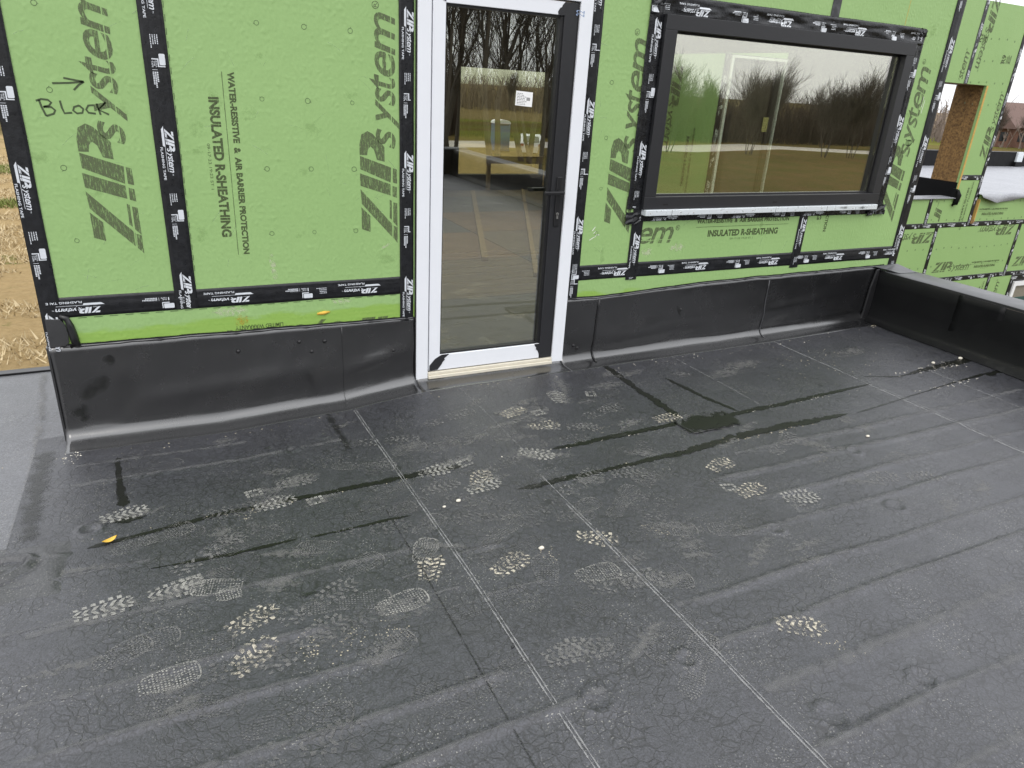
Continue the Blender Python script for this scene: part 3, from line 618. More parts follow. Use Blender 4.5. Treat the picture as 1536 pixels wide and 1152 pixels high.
LOGO.lay('panel_logo', INK, pD, (2.592, 0, .8), *UP); LOGO.lay('panel_logo', INK, pG, (4.985, 0, .8), *UP)
LOGO.lay('panel_logo', INKH, pF, (1.876, 0, .715), *HR, clip=lambda p: p.x > 2.655 and p.z < .928)
LOGO.lay('panel_logo', INKH, pC, (1.30, 0, .400), *HL, clip=lambda p: p.x < 1.14)
def sheet_text(par, O, U, V, sc=1.0, clip=None):
    q = P2(); q.text('WATER-RESISTIVE  &  AIR BARRIER PROTECTION', 0, .803, .088, .117, 0, .045); q.poly((0,.064),(.805,.064),(.805,.0665),(0,.0665))
    q.text('INSULATED R-SHEATHING', .105, .718, 0, .044, 0, .045); q.text('09-17-23 19:23 ST 1', .30, .50, -.024, -.012); return q.lay('panel_lettering', INK2, par, O, U, V, .0008, clip, True, sc)
sheet_text(pB, (.279, 0, 1.572), *DN); sheet_text(pF, (3.112, 0, .747), *HR, clip=lambda p: p.z < .928)
sheet_text(pG, (4.18, 0, 1.55), *DN, clip=lambda p: p.z < .925)
q = P2(); q.text('LIMITED WARRANTY', 0, .23, 0, .022, 0, .02); q.lay('panel_lettering', INK2, pC, (.527, 0, .412), *HL)
q = P2(); q.text('STUD', 0, .2, 0, .05, 0, .03); q.lay('panel_lettering', INK2, pC, (.82, 0, .402), *HL, clip=None) if False else None
# hand-written word and arrow
q = P2(); W_ = .0075
q.line([(-.364,1.424),(-.345,1.431),(-.322,1.429),(-.312,1.419),(-.322,1.407),(-.342,1.402)], W_); q.line([(-.353,1.428),(-.348,1.40),(-.338,1.368)], W_); q.line([(-.342,1.402),(-.315,1.402),(-.303,1.39),(-.310,1.377),(-.338,1.367)], W_)
q.line([(-.281,1.428),(-.278,1.40),(-.272,1.380),(-.245,1.383)], W_); q.line([(-.216,1.412),(-.235,1.405),(-.240,1.392),(-.228,1.381),(-.208,1.384),(-.203,1.399),(-.216,1.412)], W_)
q.line([(-.163,1.415),(-.183,1.413),(-.193,1.397),(-.186,1.385),(-.160,1.382)], W_); q.line([(-.152,1.422),(-.148,1.400),(-.143,1.378)], W_); q.line([(-.118,1.428),(-.148,1.398),(-.112,1.380)], W_)
q.line([(-.297,1.492),(-.24,1.496),(-.19,1.502)], W_); q.line([(-.255,1.514),(-.22,1.508),(-.185,1.503)], W_); q.line([(-.185,1.503),(-.205,1.49),(-.225,1.470)], W_)
q.lay('marker_writing', PEN, pA, (0, 0, 0), *HR, uvs=False)
q = P2()
for k in range(3): q.line([(4.93 + k*.012 + .018*math.cos(t), 1.36 + .02*math.sin(t)) for t in np.linspace(.4, 6.4, 10)], .005)
q.line([(4.90,1.385),(4.92,1.375)], .005); q.line([(4.95,1.335),(5.0,1.385)], .005); q.lay('marker_writing', PEN, pG, (0, 0, 0), *HR, uvs=False)
# fastener marks: rings printed and punched at the fixing grid
q = P2(); q.ring(0, 0, .011, .0018, 10); q.line([(.009,.002),(.014,-.003)], .0015)
rm = q.lay('fastener_mark', PEN, pA, (-.31, 0, 1.777), *HR, uvs=False); rme = rm.data
marks = [(pA, -.31, z) for z in (1.467, 1.165, .86)] + [(pB, x, z) for x in (.505, .707, .914) for z in (.863, 1.164, 1.467, 1.774)] + [(pD, x, z) for x in (2.36,) for z in (.80, 1.06, 1.34, 1.63)] + [(pG, x, z) for x in (4.35, 4.6) for z in (.88,)]
for p, x, z in marks:
    o = bpy.data.objects.new('fastener_mark', rme.copy() if rnd.random() < .3 else rme); COL.objects.link(o); o.parent = p
    s = rnd.uniform(.85, 1.15); t = rnd.uniform(0, 6)
    o.matrix_basis = Matrix.Translation((x, 0, z)) @ Matrix.Rotation(t, 4, 'Y') @ Matrix.Scale(s, 4) @ Matrix.Translation((.31, 0, -1.777))
# smudges, stains and chips on the sheathing
for par, x, z, rx, rz, a, m in ((pB, .50, .69, .018, .09, .1, SMEARW), (pC, .28, .49, .10, .028, 0, SMEARW), (pC, .33, .44, .04, .035, 0, STAINO), (pC, .83, .50, .06, .018, 0, SMEARW), (pF, 2.98, .69, .07, .03, 0, SMEARW), (pF, 2.75, .67, .05, .03, 0, SMEARW), (pB, 1.07, .78, .04, .008, .5, SMEARW), (pE, 4.75, .53, .1, .03, 0, SMEARW)):
    blot('chalk_smudge', x, z, rx, rz, a, m, par, off=.0006, plane=0.0)
SCR = mk_dust('sheathing scratch', (.46,.60,.36), .40, .6)
for p_, x0, x1, z0, z1, n_ in ((pA, -.4, .03, .62, 1.8, 14), (pB, .17, 1.1, .65, 1.85, 34), (pD, 2.28, 2.55, .65, 1.95, 10), (pF, 2.7, 4.0, .62, .85, 10), (pG, 4.85, 5.05, .7, 2.1, 8)):
    q = P2()
    for _ in range(n_):
        x, z, a, ln = rnd.uniform(x0, x1), rnd.uniform(z0, z1), rnd.gauss(.3, .9), rnd.uniform(.01, .09); q.line([(x, z), (x + ln*.5*math.cos(a), z + ln*.5*math.sin(a) + .003), (x + ln*math.cos(a), z + ln*math.sin(a))], rnd.uniform(.001, .003))
    q.lay('scratches', SCR, p_, (0, 0, 0), *HR, .0005, uvs=False)
    for _ in range(n_//3): blot('chalk_smudge', rnd.uniform(x0, x1), rnd.uniform(z0, z1), rnd.uniform(.02, .07), rnd.uniform(.015, .06), 0, GRIME, p_, off=.0004, plane=0.0)
WHITEP = simple('white paint chip', (.75,.76,.7), .6)
q = P2()
for x, z, s, a in ((2.33, .815, .03, .9), (2.34, .80, .02, .6), (2.315, .76, .035, .5), (2.35, .775, .025, .9), (2.37, .79, .012, 0), (4.99, 1.56, .09, 1.5), (4.975, 1.6, .07, 1.55)): q.line([(x, z), (x + s*math.cos(a), z + s*math.sin(a))], .004)
q.lay('paint_scuff', WHITEP, pD, (0, 0, 0), *HR, uvs=False)
b = MB(); b.tube([(.70,.001,.441),(.735,-.002,.444),(.765,.001,.447)], [.006,.010,.004], 7); b.build('foam_drip', LEAFY, pC, smooth=True)
q = P2(); q.line([(4.60, 2.02), (4.615, 3.0)], .003); q.lay('chalk_line', LEAFY, pG, (0, 0, 0), *HR, uvs=False)
# taped joints
tape(wall, 'h', .5645, -.49, 1.20, -.0005, .094, -.246, ridge=.004); tape(wall, 'h', .563, 2.19, 5.12, -.0005, .092, 2.62, ridge=.0035, disp=crump(.0016, 12, 3))
tape(wall, 'v', -.4585, .36, 3.1, -.003, .078, 1.189, v_off=-.008); tape(wall, 'v', .0925, .52, 3.1, -.003, .095, 1.341)
tape(wall, 'v', 1.181, .36, 3.1, -.003, .074, 1.255, v_off=.004); tape(wall, 'v', 2.222, .40, 3.1, -.003, .082, .905, v_off=.006)
tape(wall, 'v', 2.648, .50, .94, -.0035, .082, .80); tape(wall, 'v', 4.050, .50, .92, -.0035, .078, .86, ridge=.003)
tape(wall, 'v', 5.108, .42, 3.1, -.003, .092, 1.42, ridge=.002); tape(wall, 'v', 3.945, 2.04, 3.1, -.003, .072, 2.6, mat=TAPEG, pr=False, ridge=.004)
# printed stapling dashes beside the joints
q = P2(); z = .70
while z < 2.0: q.line([(.1445, z), (.1455, z + .026)], .0018); z += .05
x = -.36
while x < 1.1: q.line([(x, .5125), (x + .034, .5125)], .0025); x += .063
q.lay('printed_dashes', PEN, pB, (0, -.0002, 0), *HR, uvs=False)
# lower-left overlap square and black sealant around it
b = MB(); b.prism([(-.488,.385),(-.43,.387),(-.412,.40),(-.408,.44),(-.414,.49),(-.43,.515),(-.487,.52)], -.0085, -.004); b.build('flashing_lap', FLASH, wall, bevel=.002)
b = MB(); pts = [(-.41,.385),(-.386,.39),(-.39,.43),(-.396,.48),(-.405,.515),(-.43,.53)]; b.tube([(x, -.003, z) for x, z in pts], [.012,.02,.018,.016,.014,.01], 7); o = b.build('lap_sealant', SEAL, wall, smooth=True)

# ---- membrane base flashing, cant and wrinkles
def mtop(x): return float(np.interp(x, [-.5, 1.2, 2.19, 2.45, 3.2, 3.75, 5.05], [.383, .374, .405, .400, .437, .446, .460])) + .004*mnoise.noise(Vector((x*5, 1, 0)))
def bulge(x, z):
    d = .006*mnoise.noise(Vector((x*2.1, z*3.2, 1.7))) + .0034*mnoise.noise(Vector((x*5.5, z*7, 8))) + .0016*mnoise.noise(Vector((x*13, z*11, 4)))
    for cx, cz, rx, rz, a, sl_ in ((1.0,.15,.16,.035,.016,.25),(.55,.13,.25,.05,.009,.1),(.1,.10,.3,.04,.007,.05),(3.0,.17,.5,.06,.010,.03),(4.1,.20,.42,.055,.016,.12),(4.6,.13,.3,.06,.010,.1),(2.7,.12,.3,.05,.008,0),(-.3,.06,.1,.05,-.012,.6)):
        zz = z - cz - sl_*(x - cx); d += a*math.exp(-((x-cx)/rx)**2 - (zz/rz)**2)
    return max(d, -.003)
def flashing(x0, x1, top, name):
    b = MB(); nx = int((x1-x0)/.02); prof = 26; foot = .16
    for i in range(nx+1):
        x = x0 + (x1-x0)*i/nx; t = top(x); rad = .062 + .012*mnoise.noise(Vector((x*1.8, 4, 0))); g = hz1(x, -.1)
        for j in range(prof+1):
            s = j/prof
            if s < .14: y, z, k = -foot + (foot-rad)*s/.14, 0, 0
            elif s < .5: a = (s-.14)/.36*math.pi/2; y, z, k = -rad*(1-math.sin(a)), rad*(1-math.cos(a)), 0
            else: z = rad + (t-g-rad)*(s-.5)/.5; y, k = 0, 1
            if s < .14: zz = hz1(x, y) + (.0028 if j else -.003)
            else: zz = g + z + .0035
            d = bulge(x, zz) * (1 if k else .35) * min(1, max(0, (t - zz)/.06)) if k else .0015*mnoise.noise(Vector((x*6, s*9, 0)))
            b.v.append((x, y - .0045 - d, zz))
    n1 = prof+1
    for i in range(nx):
        for j in range(prof): b.f.append((i*n1+j, (i+1)*n1+j, (i+1)*n1+j+1, i*n1+j+1))
    o = b.build(name, FLASH, wall, smooth=True); m = o.modifiers.new('thickness', 'SOLIDIFY'); m.thickness = .002; m.offset = -1; return o
fl1 = flashing(-.497, 1.232, mtop, 'base_flashing'); fl2 = flashing(2.183, 5.0, mtop, 'base_flashing')
fl3 = flashing(1.232, 2.183, lambda x: .055, 'base_flashing')
for fo, x0, x1 in ((fl1, -.44, 1.22), (fl2, 2.19, 5.02)):
    b = MB(); n = int((x1-x0)/.02); b.tube([(x0 + (x1-x0)*i/n, -.006 + .001*math.sin(i), mtop(x0 + (x1-x0)*i/n) - .001 + .002*mnoise.noise(Vector((i*.4, 0, 3)))) for i in range(n+1)],
        [.0026 + .0016*mnoise.noise(Vector((i*.23, 5, 0))) + (.0025 if i % 17 == 3 else 0) for i in range(n+1)], 6); b.build('edge_sealant', SEAL, fo, smooth=True)
    q = P2(); x = x0                      # bare black strip of adhesive above the sheet edge
    pts = [(x0 + (x1-x0)*i/60, mtop(x0 + (x1-x0)*i/60) + .004 + .003*mnoise.noise(Vector((i*.9, 2, 2)))) for i in range(61)]
    q.line(pts, .016); q.lay('adhesive_line', SEAL, fo, (0, -.0035, 0), *HR, uvs=False)
def vlap(fo, x, ztop, w, mat, lean=0.0):
    """vertical lap line on the flashing following cant"""
    b = MB(); rad = .062; g = hz1(x, -.1); pts = []
    for k in range(8): z = ztop + (rad - ztop + g)*k/7; pts.append((x + lean*k/7, -.008 - bulge(x, z), z))
    for k in range(1, 6): a = math.pi/2*(1 - k/5); pts.append((x + lean, -rad*(1-math.sin(a)) - .007, g + rad*(1-math.cos(a)) + .005))
    b.tube(pts, w, 5); return b.build('lap_edge', mat, fo, smooth=True)
vlap(fl1, .822, .36, .0012, FLASH); vlap(fl2, 2.43, .39, .006, SEAL, -.015); vlap(fl2, 3.84, .42, .004, COPING)
for x, z in ((.60,.30),(2.27,.10),(2.30,.08),(.73,.29),(.66,.24),(3.08,.27),(1.1,.2),(.3,.28)):
    b = MB(); b.tube([(x, -.004, z),(x+.001, -.010-bulge(x, z), z),(x, -.013-bulge(x, z), z)], [.012,.008,.002], 8); b.build('fixing_bump', SEAL, fl1 if x < 1.3 else fl2, smooth=True)
for x, z, rx, rz in ((-.35,.17,.09,.05),(-.27,.30,.03,.03),(-.42,.05,.05,.05),(3.07,.26,.012,.05)): blot('damp_mark', x, z, rx, rz, .5, WETB, fl1 if x < 1.3 else fl2, off=.013 + abs(bulge(x, z)), plane=0.0)
# left return of the wall
side = empty('side_wall', (-.5, 2, 0), 'black flashed end of the green wall at its left corner', 'wall')
box('side_panel', GREEN, side, -.4955, -.4905, .001, 4.0, .38, 3.1); box('side_flashing', FLASH, side, -.505, -.496, -.004, 4.0, -.14, .384)
box('corner_tape', TAPE, side, -.4985, -.4958, -.003, .06, .384, 3.1)

# ------------------------------------------------------------------ entry door
def make_door(x0, z0, y, label, full=True, par_name='entry_door'):
    d = empty(par_name, (x0 + .48, y, z0), label, 'door'); X = lambda a: x0 - 1.23 + a
    Z = lambda z: z + z0
    B = lambda name, mat, a, b_, c, e, f, g, bv=.002: box(name, mat, d, X(a), X(b_), y + c, y + e, Z(f), Z(g), bevel=bv)
    B('jamb', FILM, 1.232, 1.300 if full else 1.272, -.022, .07, .0, 2.07); B('jamb', FILM, 2.112 if full else 2.146, 2.188, -.022, .07, .012, 2.07)
    B('head', FILM, 1.3002 if full else 1.2722, 2.1118 if full else 2.1458, -.021, .07, 2.0 if full else 2.04, 2.07)
    ls = B('stile', FILM if full else BLACKF, 1.308, 1.374, -.016, .045, .05, 1.992); rs = B('stile', FRAME if full else BLACKF, 2.022, 2.098, -.016, .045, .05, 1.992)
    B('stile_gasket', BLACKF, 2.004, 2.0218, -.008, .045, .147, 1.925, 0); B('stile_gasket', BLACKF, 2.0982, 2.1118, -.010, .03, .05, 1.995, 0)
    br = B('bottom_rail', FILM if full else BLACKF, 1.3742, 2.0218, -.0155, .045, .05, .142); tr = B('top_rail', FILM if full else BLACKF, 1.3742, 2.0218, -.0155, .045, 1.93, 1.992)
    B('glazing_bead', GASKET, 1.374, 2.004, -.004, .04, .142, .152, 0); B('glazing_bead', GASKET, 1.374, 2.004, -.004, .04, 1.918, 1.93, 0); B('glazing_bead', GASKET, 1.374, 1.381, -.006, .04, .152, 1.918, 0)
    B('threshold', CREAM, 1.302, 2.11, -.034, .07, .006, .026, .003); B('threshold', CREAM, 1.302, 2.11, -.026, .07, .0265, .044, .003)
    B('glass_pane', GLASSD if full else DARKIN, 1.381, 2.004, .012, .018, .152, 1.918, 0)
    if full:
        J = lambda pts, seed: [(X(a) , Z(c)) for a, c in pts]
        for par, pts in ((br, [(1.31,.052),(1.36,.054),(1.385,.085),(1.392,.10),(1.405,.112),(1.40,.12),(1.42,.135),(1.43,.143),(1.385,.143),(1.345,.122),(1.312,.085)]), (br, [(2.022,.143),(1.985,.143),(1.99,.13),(2.0,.12),(1.998,.11),(2.012,.095),(2.02,.075),(2.04,.052),(2.06,.052),(2.03,.10)]),
                         (ls, [(1.312,1.99),(1.345,1.99),(1.372,1.955),(1.372,1.935),(1.35,1.945),(1.33,1.965)]), (tr, [(2.022,1.93),(1.985,1.93),(1.982,1.945),(1.987,1.952),(1.993,1.962),(2.003,1.966),(2.008,1.978),(2.02,1.99)])):
            MB().prism([(X(a), Z(c)) for a, c in reversed(pts)][::-1], y - .0185, y - .0155).build('bared_corner', FRAME, par)
        pl = B('handle_plate', BLACKF, 2.05, 2.083, -.026, -.0158, .855, 1.13, .004)
        b = MB(); b.tube([(X(2.066), y-.026, Z(1.045)), (X(2.066), y-.058, Z(1.045))], .0105, 10); b.build('handle_neck', BLACKF, pl, smooth=True)
        b = MB().box(X(1.955), X(2.08), y-.072, y-.055, Z(1.036), Z(1.056)); b.build('lever', BLACKF, pl, bevel=.005)
        b = MB().box(X(1.925), X(2.05), y+.075, y+.092, Z(1.036), Z(1.056)); b.build('inner_lever', BLACKF, pl, bevel=.005)
        b = MB(); b.tube([(X(2.066), y-.0255, Z(.925)), (X(2.066), y-.031, Z(.925))], .0085, 12); b.box(X(2.061), X(2.071), y-.031, y-.0262, Z(.898), Z(.924)); b.build('lock_cylinder', METAL, pl)
        # maker's paper label stuck on the pane, tilted, with tiny print
        st = empty('paper_label', (X(1.83), y, Z(1.52)), 'small tilted white paper label with tiny print stuck on the door glass', 'label')
        cs = [(1.783,1.561),(1.881,1.556),(1.879,1.484),(1.78,1.49)]
        pa = MB().prism([(X(a), Z(c)) for a, c in reversed(cs)], y + .0105, y + .0115).build('paper', PAPER, st)
        q = P2(); r = random.Random(4)
        for k in range(8):
            u = .008
            while u < (.055 if k < 6 else .04): dd = r.uniform(.004, .012); q.poly((u, .008 + k*.0075),(u+dd, .008+k*.0075),(u+dd, .0105+k*.0075),(u, .0105+k*.0075)); u += dd + .003
        for k in range(7): q.poly((.064+k*.0032, .03),(.0655+k*.0032+.0007*(k % 2), .03),(.0655+k*.0032+.0007*(k % 2), .046),(.064+k*.0032, .046))
        q.lay('label_print', INKK, pa, (X(1.78), y + .0105, Z(1.488)), Vector((.998, 0, -.055)), Vector((.02, 0, 1.0)), .0004, None, False)
        q = P2(); q.text('22', 0, .03, 0, .05, .2); q.lay('pencil_mark', simple('pencil', (.25,.33,.5), .8), d, (X(2.135), y - .022, Z(1.93)), (0,0,1), (-1,0,0), .0004, None, False)
    else:
        MB().box(X(1.93), X(2.02), y-.02, y-.017, Z(1.18), Z(1.36)).build('paper_label', LABY, d); B('dark_leaf', BLACKF, 1.30, 2.12, .075, .09, .04, 2.0, 0)
    return d
make_door(1.23, 0, 0, 'glazed entry door in white protective film with black lever handle')
b = MB(); b.box(1.2265, 1.2315, -.012, .06, .0, 2.07); b.box(2.1885, 2.1935, -.012, .06, .02, 2.07); b.build('door_sealant', GASKET, wall)

# ------------------------------------------------------------------ picture window
win = empty('picture_window', (3.69, 0, .93), 'wide charcoal framed picture window mirroring trees and sky', 'window')
def bar(name, mat, *a, bv=.002): return box(name, mat, win, *a, bevel=bv)
F0, F1 = -.034, .09
bar('frame_bar', FRAME, 2.655, 4.728, F0, F1, 1.915, 1.992); bar('frame_bar', FRAME, 2.655, 4.728, F0, F1, .938, 1.012)
bar('frame_bar', FRAME, 2.655, 2.738, F0 + .0005, F1 - .0005, 1.0122, 1.9148); bar('frame_bar', FRAME, 4.650, 4.728, F0 + .0005, F1 - .0005, 1.0122, 1.9148)
bar('glazing_gasket', GASKET, 2.7382, 4.6498, .012, .034, 1.903, 1.9148, bv=0); bar('glazing_gasket', GASKET, 4.638, 4.6498, .012, .034, 1.0122, 1.9028, bv=0); bar('glazing_gasket', FRAME, 2.7382, 4.6378, .006, .034, 1.0122, 1.022, bv=0)
bar('glass_pane', GLASSW, 2.7384, 4.6378, .022, .028, 1.0222, 1.9028, bv=0)
for x in (2.80, 3.70, 4.55): bar('weep_slot', GASKET, x, x + .035, F0 - .001, F0 + .004, .962, .972, bv=0); 
sf = bar('sill_flashing', SILLM, 2.665, 4.712, -.052, .0, .902, .937, bv=.003)
for k, x in enumerate((2.70, 2.93, 3.03, 3.30, 3.52, 3.68, 3.9, 4.15, 4.28, 4.46, 4.6)):
    b = MB(); b.tube([(x, -.0515, .918 + .003*math.sin(k*2)), (x, -.055, .918 + .003*math.sin(k*2))], [.005, .003], 8); b.build('screw_head', METAL, sf, smooth=True)
for x in (2.86, 3.72, 4.2): box('sill_joint', FRAME, sf, x, x + .002, -.0527, -.0518, .904, .935)
for x, z, rx, rz in ((4.36, .920, .06, .012), (4.55, .918, .05, .012)): blot('tarnish', x, z, rx, rz, 0, WETB, sf, off=.0526, plane=0.0)
# flashing tape lapped round the frame, creased over the top and sides
tape(win, 'h', 2.035, 2.56, 4.80, -.001, .105, 2.97, mat=TAPEC, disp=crump(.013, 7, 1.0, (.6, 1, 3.2)), res=.02, sub=10, v_off=.006)
tape(win, 'v', 2.605, .94, 2.085, -.004, .098, 1.33, mat=TAPEC, disp=crump(.009, 7, 5.0, (3.2, 1, .6)), res=.02, sub=10, v_off=.006)
tape(win, 'v', 4.775, .90, 2.085, -.004, .092, 1.55, mat=TAPEC, disp=crump(.009, 7, 9.0, (3.2, 1, .6)), res=.02, sub=10, v_off=.002)
tape(win, 'h', .888, 2.58, 4.80, -.004, .052, 2.95, mat=TAPEC, disp=crump(.003, 9, 12.0), res=.02, sub=8, v_off=.012)
for x, z, s, sd_ in ((2.60, .885, .05, 1), (4.80, .895, .05, 2), (4.70, .872, .03, 3), (4.79, 2.06, .035, 4), (2.60, 2.06, .04, 5)):
    r = random.Random(sd_); b = MB(); vs = []
    for i in range(6):
        for j in range(6): vs.append((x - s + 2*s*i/5 + r.uniform(-.004, .004), -.008 - r.uniform(0, .014), z - s*.7 + 1.4*s*j/5 + r.uniform(-.004, .004)))
    b.add(vs, [(i*6+j, (i+1)*6+j, (i+1)*6+j+1, i*6+j+1) for i in range(5) for j in range(5)]); o = b.build('folded_tape', TAPEC, win); m = o.modifiers.new('t', 'SOLIDIFY'); m.thickness = .003; m.offset = -1

# ------------------------------------------------------------------ parapets of the deck
def parapet(name, label, x0, x1, y0, y1, top, group=None):
    e = empty(name, ((x0+x1)/2, (y0+y1)/2, 0), label, 'parapet', group); return e
par = parapet('parapet', 'low black rubber-covered parapet closing the right side of the roof deck', 5, 5.3, -8.8, 0, .42)
b = MB(); n = 60
for i in range(n+1):                         # inner face with foot cove and rounded top
    y = -.006 - 8.9*(i/n)**1.6
    xin = 4.955 + .012*mnoise.noise(Vector((y*2, 0, 0))) + (.03*min(1, -y/1.0) if y > -1.0 else .03)
    for x, z in ((xin - .075, hz1(4.88, y) + .005), (xin - .03, .052), (xin - .008, .08), (xin + .0, .2), (xin + .004, .33), (xin + .008, .405), (xin + .03, .424)): b.v.append((x + .004*mnoise.noise(Vector((x*3, y*4, z*6))), y, z))
for i in range(n):
    for j in range(6): b.f.append((i*7+j, i*7+j+1, (i+1)*7+j+1, (i+1)*7+j))
o = b.build('inner_face', PARA, par, smooth=True)
b = MB()
for i in range(n+1):
    y = .0 - 8.9*(i/n)**1.6
    for x, z in ((4.99, .421), (5.0, .427), (5.1, .432), (5.22, .434), (5.245, .425), (5.245, .36)): b.v.append((x + (.03*min(1, -y/1.0) if y > -1 else .03)*(1 if x < 5.2 else 1), y + .0, z + .003*mnoise.noise(Vector((x*8, y*3, 0)))))
for i in range(n):
    for j in range(5): b.f.append((i*6+j, i*6+j+1, (i+1)*6+j+1, (i+1)*6+j))
b.build('coping', COPING, par, smooth=True)
box('parapet_core', DARKIN, par, 4.995, 5.24, -8.9, -.002, -.5, .41)
b = MB(); b.prism([(4.885,.05),(4.90,.30),(4.925,.44),(4.955,.445),(4.96,.2),(4.945,.05)], -.030, -.012); b.build('corner_lap', SEAL, par, bevel=.006)
b = MB(); b.tube([(4.965,-.03,.06),(4.985,-.035,.25),(4.995,-.03,.43)], [.018,.014,.010], 8); b.build('corner_fold', FLASH, par, smooth=True)
b = MB(); b.add([(4.90,-.012,.462),(5.16,-.010,.470),(5.24,-.07,.43),(5.20,-.16,.436),(5.04,-.14,.432),(4.99,-.05,.445)], [(0,5,4,3,2,1)]); o = b.build('corner_flap', COPING, par); m = o.modifiers.new('t', 'SOLIDIFY'); m.thickness = .004
def face_x(y): return 4.955 + .03*min(1, -y)
b = MB()                                      # glossy vertical patch over the face near a lap
ys_ = np.linspace(-.98, -.66, 9)
for y in ys_:
    for z in np.linspace(.02, .415, 9): b.v.append((face_x(y) + .006 - .010*abs(mnoise.noise(Vector((y*9, z*9, 3)))) - (.03*(1 - z/.07) if z < .07 else 0), y, z))
for i in range(8):
    for j in range(8): b.f.append((i*9+j, i*9+j+1, (i+1)*9+j+1, (i+1)*9+j))
o = b.build('lap_patch', PARA, par, smooth=True); m = o.modifiers.new('t', 'SOLIDIFY'); m.thickness = .003
bp = parapet('parapet', 'low rubber-covered parapet across the back of the deck, mirrored in door glass', -9, 5.3, -9.1, -8.9, .42)
box('inner_face', PARA, bp, -9, 5.27, -8.97, -8.905, -.02, .42); box('coping', COPING, bp, -9, 5.29, -9.15, -8.89, .4205, .45, bevel=.008); box('outer_face', GREEN, bp, -9, 5.27, -9.14, -8.972, -3.3, .42)

# ------------------------------------------------------------------ rooms behind the glass
tag(box('subfloor', PLY, None, -.4, 5.0, .16, 7.0, -.2, .005), kind='structure')
sub = bpy.data.objects['subfloor']
for i in range(5):
    for j in range(3): box('floor_sheet', (PLY, PLY2, PLY3)[(i*2 + j) % 3], sub, -.38 + j*1.8 + (.9 if i % 2 else 0) - (.9 if i % 2 else 0), -.38 + j*1.8 + 1.79, .18 + i*1.22, .18 + i*1.22 + 1.21, .0055, .018 + .0008*((i*3+j) % 3))
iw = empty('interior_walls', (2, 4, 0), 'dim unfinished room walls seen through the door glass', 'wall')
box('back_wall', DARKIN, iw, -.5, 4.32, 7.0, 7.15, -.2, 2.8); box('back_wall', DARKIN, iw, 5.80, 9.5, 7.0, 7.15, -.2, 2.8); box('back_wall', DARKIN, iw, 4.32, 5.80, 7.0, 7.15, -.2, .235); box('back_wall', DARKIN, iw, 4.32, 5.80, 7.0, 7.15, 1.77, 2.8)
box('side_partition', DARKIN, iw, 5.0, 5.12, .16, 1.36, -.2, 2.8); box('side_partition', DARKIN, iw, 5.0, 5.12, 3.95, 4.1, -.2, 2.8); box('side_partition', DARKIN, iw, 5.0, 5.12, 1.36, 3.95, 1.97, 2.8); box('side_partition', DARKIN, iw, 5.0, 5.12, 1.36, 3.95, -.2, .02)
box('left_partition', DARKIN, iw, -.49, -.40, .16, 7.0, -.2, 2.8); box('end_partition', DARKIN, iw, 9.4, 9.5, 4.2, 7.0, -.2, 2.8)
tag(MB().box(-.5, 5.15, .031, .6, 2.8, 3.1).box(-.5, .3, .602, 4.0, 2.8, 3.1).box(4.4, 5.15, .602, 4.0, 2.8, 3.1).box(.302, 4.398, 3.7, 4.0, 2.8, 3.1).build('room_ceiling', DARKIN), kind='structure'); tag(box('rear_ceiling', DARKIN, None, -.5, 9.5, 4.0, 7.15, 2.802, 3.1), kind='structure')  # ceiling leaves an added, unseen opening so skylight brightens the room
tag(box('rear_floor', PLY, None, 5.0, 9.4, 4.1, 7.0, -.2, .004), kind='structure')
b = MB(); b.box(4.73, 5.86, 6.86, 6.9, .42, .53); b.box(4.75, 4.80, 6.85, 6.91, .018, .42); b.box(5.76, 5.81, 6.85, 6.91, .018, .42); o = b.build('plank_barrier', PLANK); tag(o, 'rough plank on posts below the rear window, seen through the door', 'plank')
for i, (pa_, pb_, w, lab) in enumerate((((2.98,1.83),(5.3,6.7),.045,'long pale board lying slantwise on the floor inside the door'), ((2.78,2.5),(4.4,6.6),.06,'wider pale board lying on the floor inside, left of the long board'))):
    a, c = Vector(pa_), Vector(pb_); d = (c-a).normalized(); nn = Vector((-d.y, d.x))*w/2
    b = MB().prismz([tuple(a+nn*-1), tuple(c-nn), tuple(c+nn), tuple(a+nn)], .0205, .058); o = b.build('lumber_board', PLANK); tag(o, lab, 'board')
box('side_wall_face', GREEN, wall, 5.1205, 5.149, .161, 1.36, -.6, 3.1)

# ------------------------------------------------------------------ rear wing
wing = empty('sheathed_wing_wall', (9, 4, -3.3), 'taller green sheathed wing wall beyond the right-hand parapet', 'wall'); YW = 4.0
def wp(*polys, mat=GREEN): return [panel(p, mat, 'sheathing_panel', wing, YW, YW + .04) for p in polys]
VX = (6.62, 7.76)
w1 = wp(R_(5.16, 6.64, .0, 3.1))[0]; wp(R_(7.74, 8.9, .0, 3.1)); wp(R_(6.642, 7.738, 2.08, 3.1)); wp(R_(5.16, 8.9, -.19, -.002))
wp(R_(8.902, 10.2, -.19, 3.1)); w2 = wp(R_(10.202, 11.385, 1.97, 3.1))[0]; w3 = wp([(11.387, 1.97), (11.925, 1.97), (11.925, .58), (12.545, .58), (12.545, 3.1), (11.387, 3.1)])[0]
w4 = wp([(11.36, -.19), (12.545, -.19), (12.545, .578), (11.927, .578), (11.927, .255), (11.36, .255)])[0]; w5 = wp(R_(10.202, 11.358, -.19, .255))[0]; w6 = wp(R_(12.655, 15.5, -.19, .30))[0]
w7 = wp(R_(9.4, 11.70, -1.15, -.192))[0]; w8 = wp(R_(11.702, 14.04, -1.15, -.192))[0]; w9 = wp(R_(14.042, 15.5, -1.15, -.192))[0]
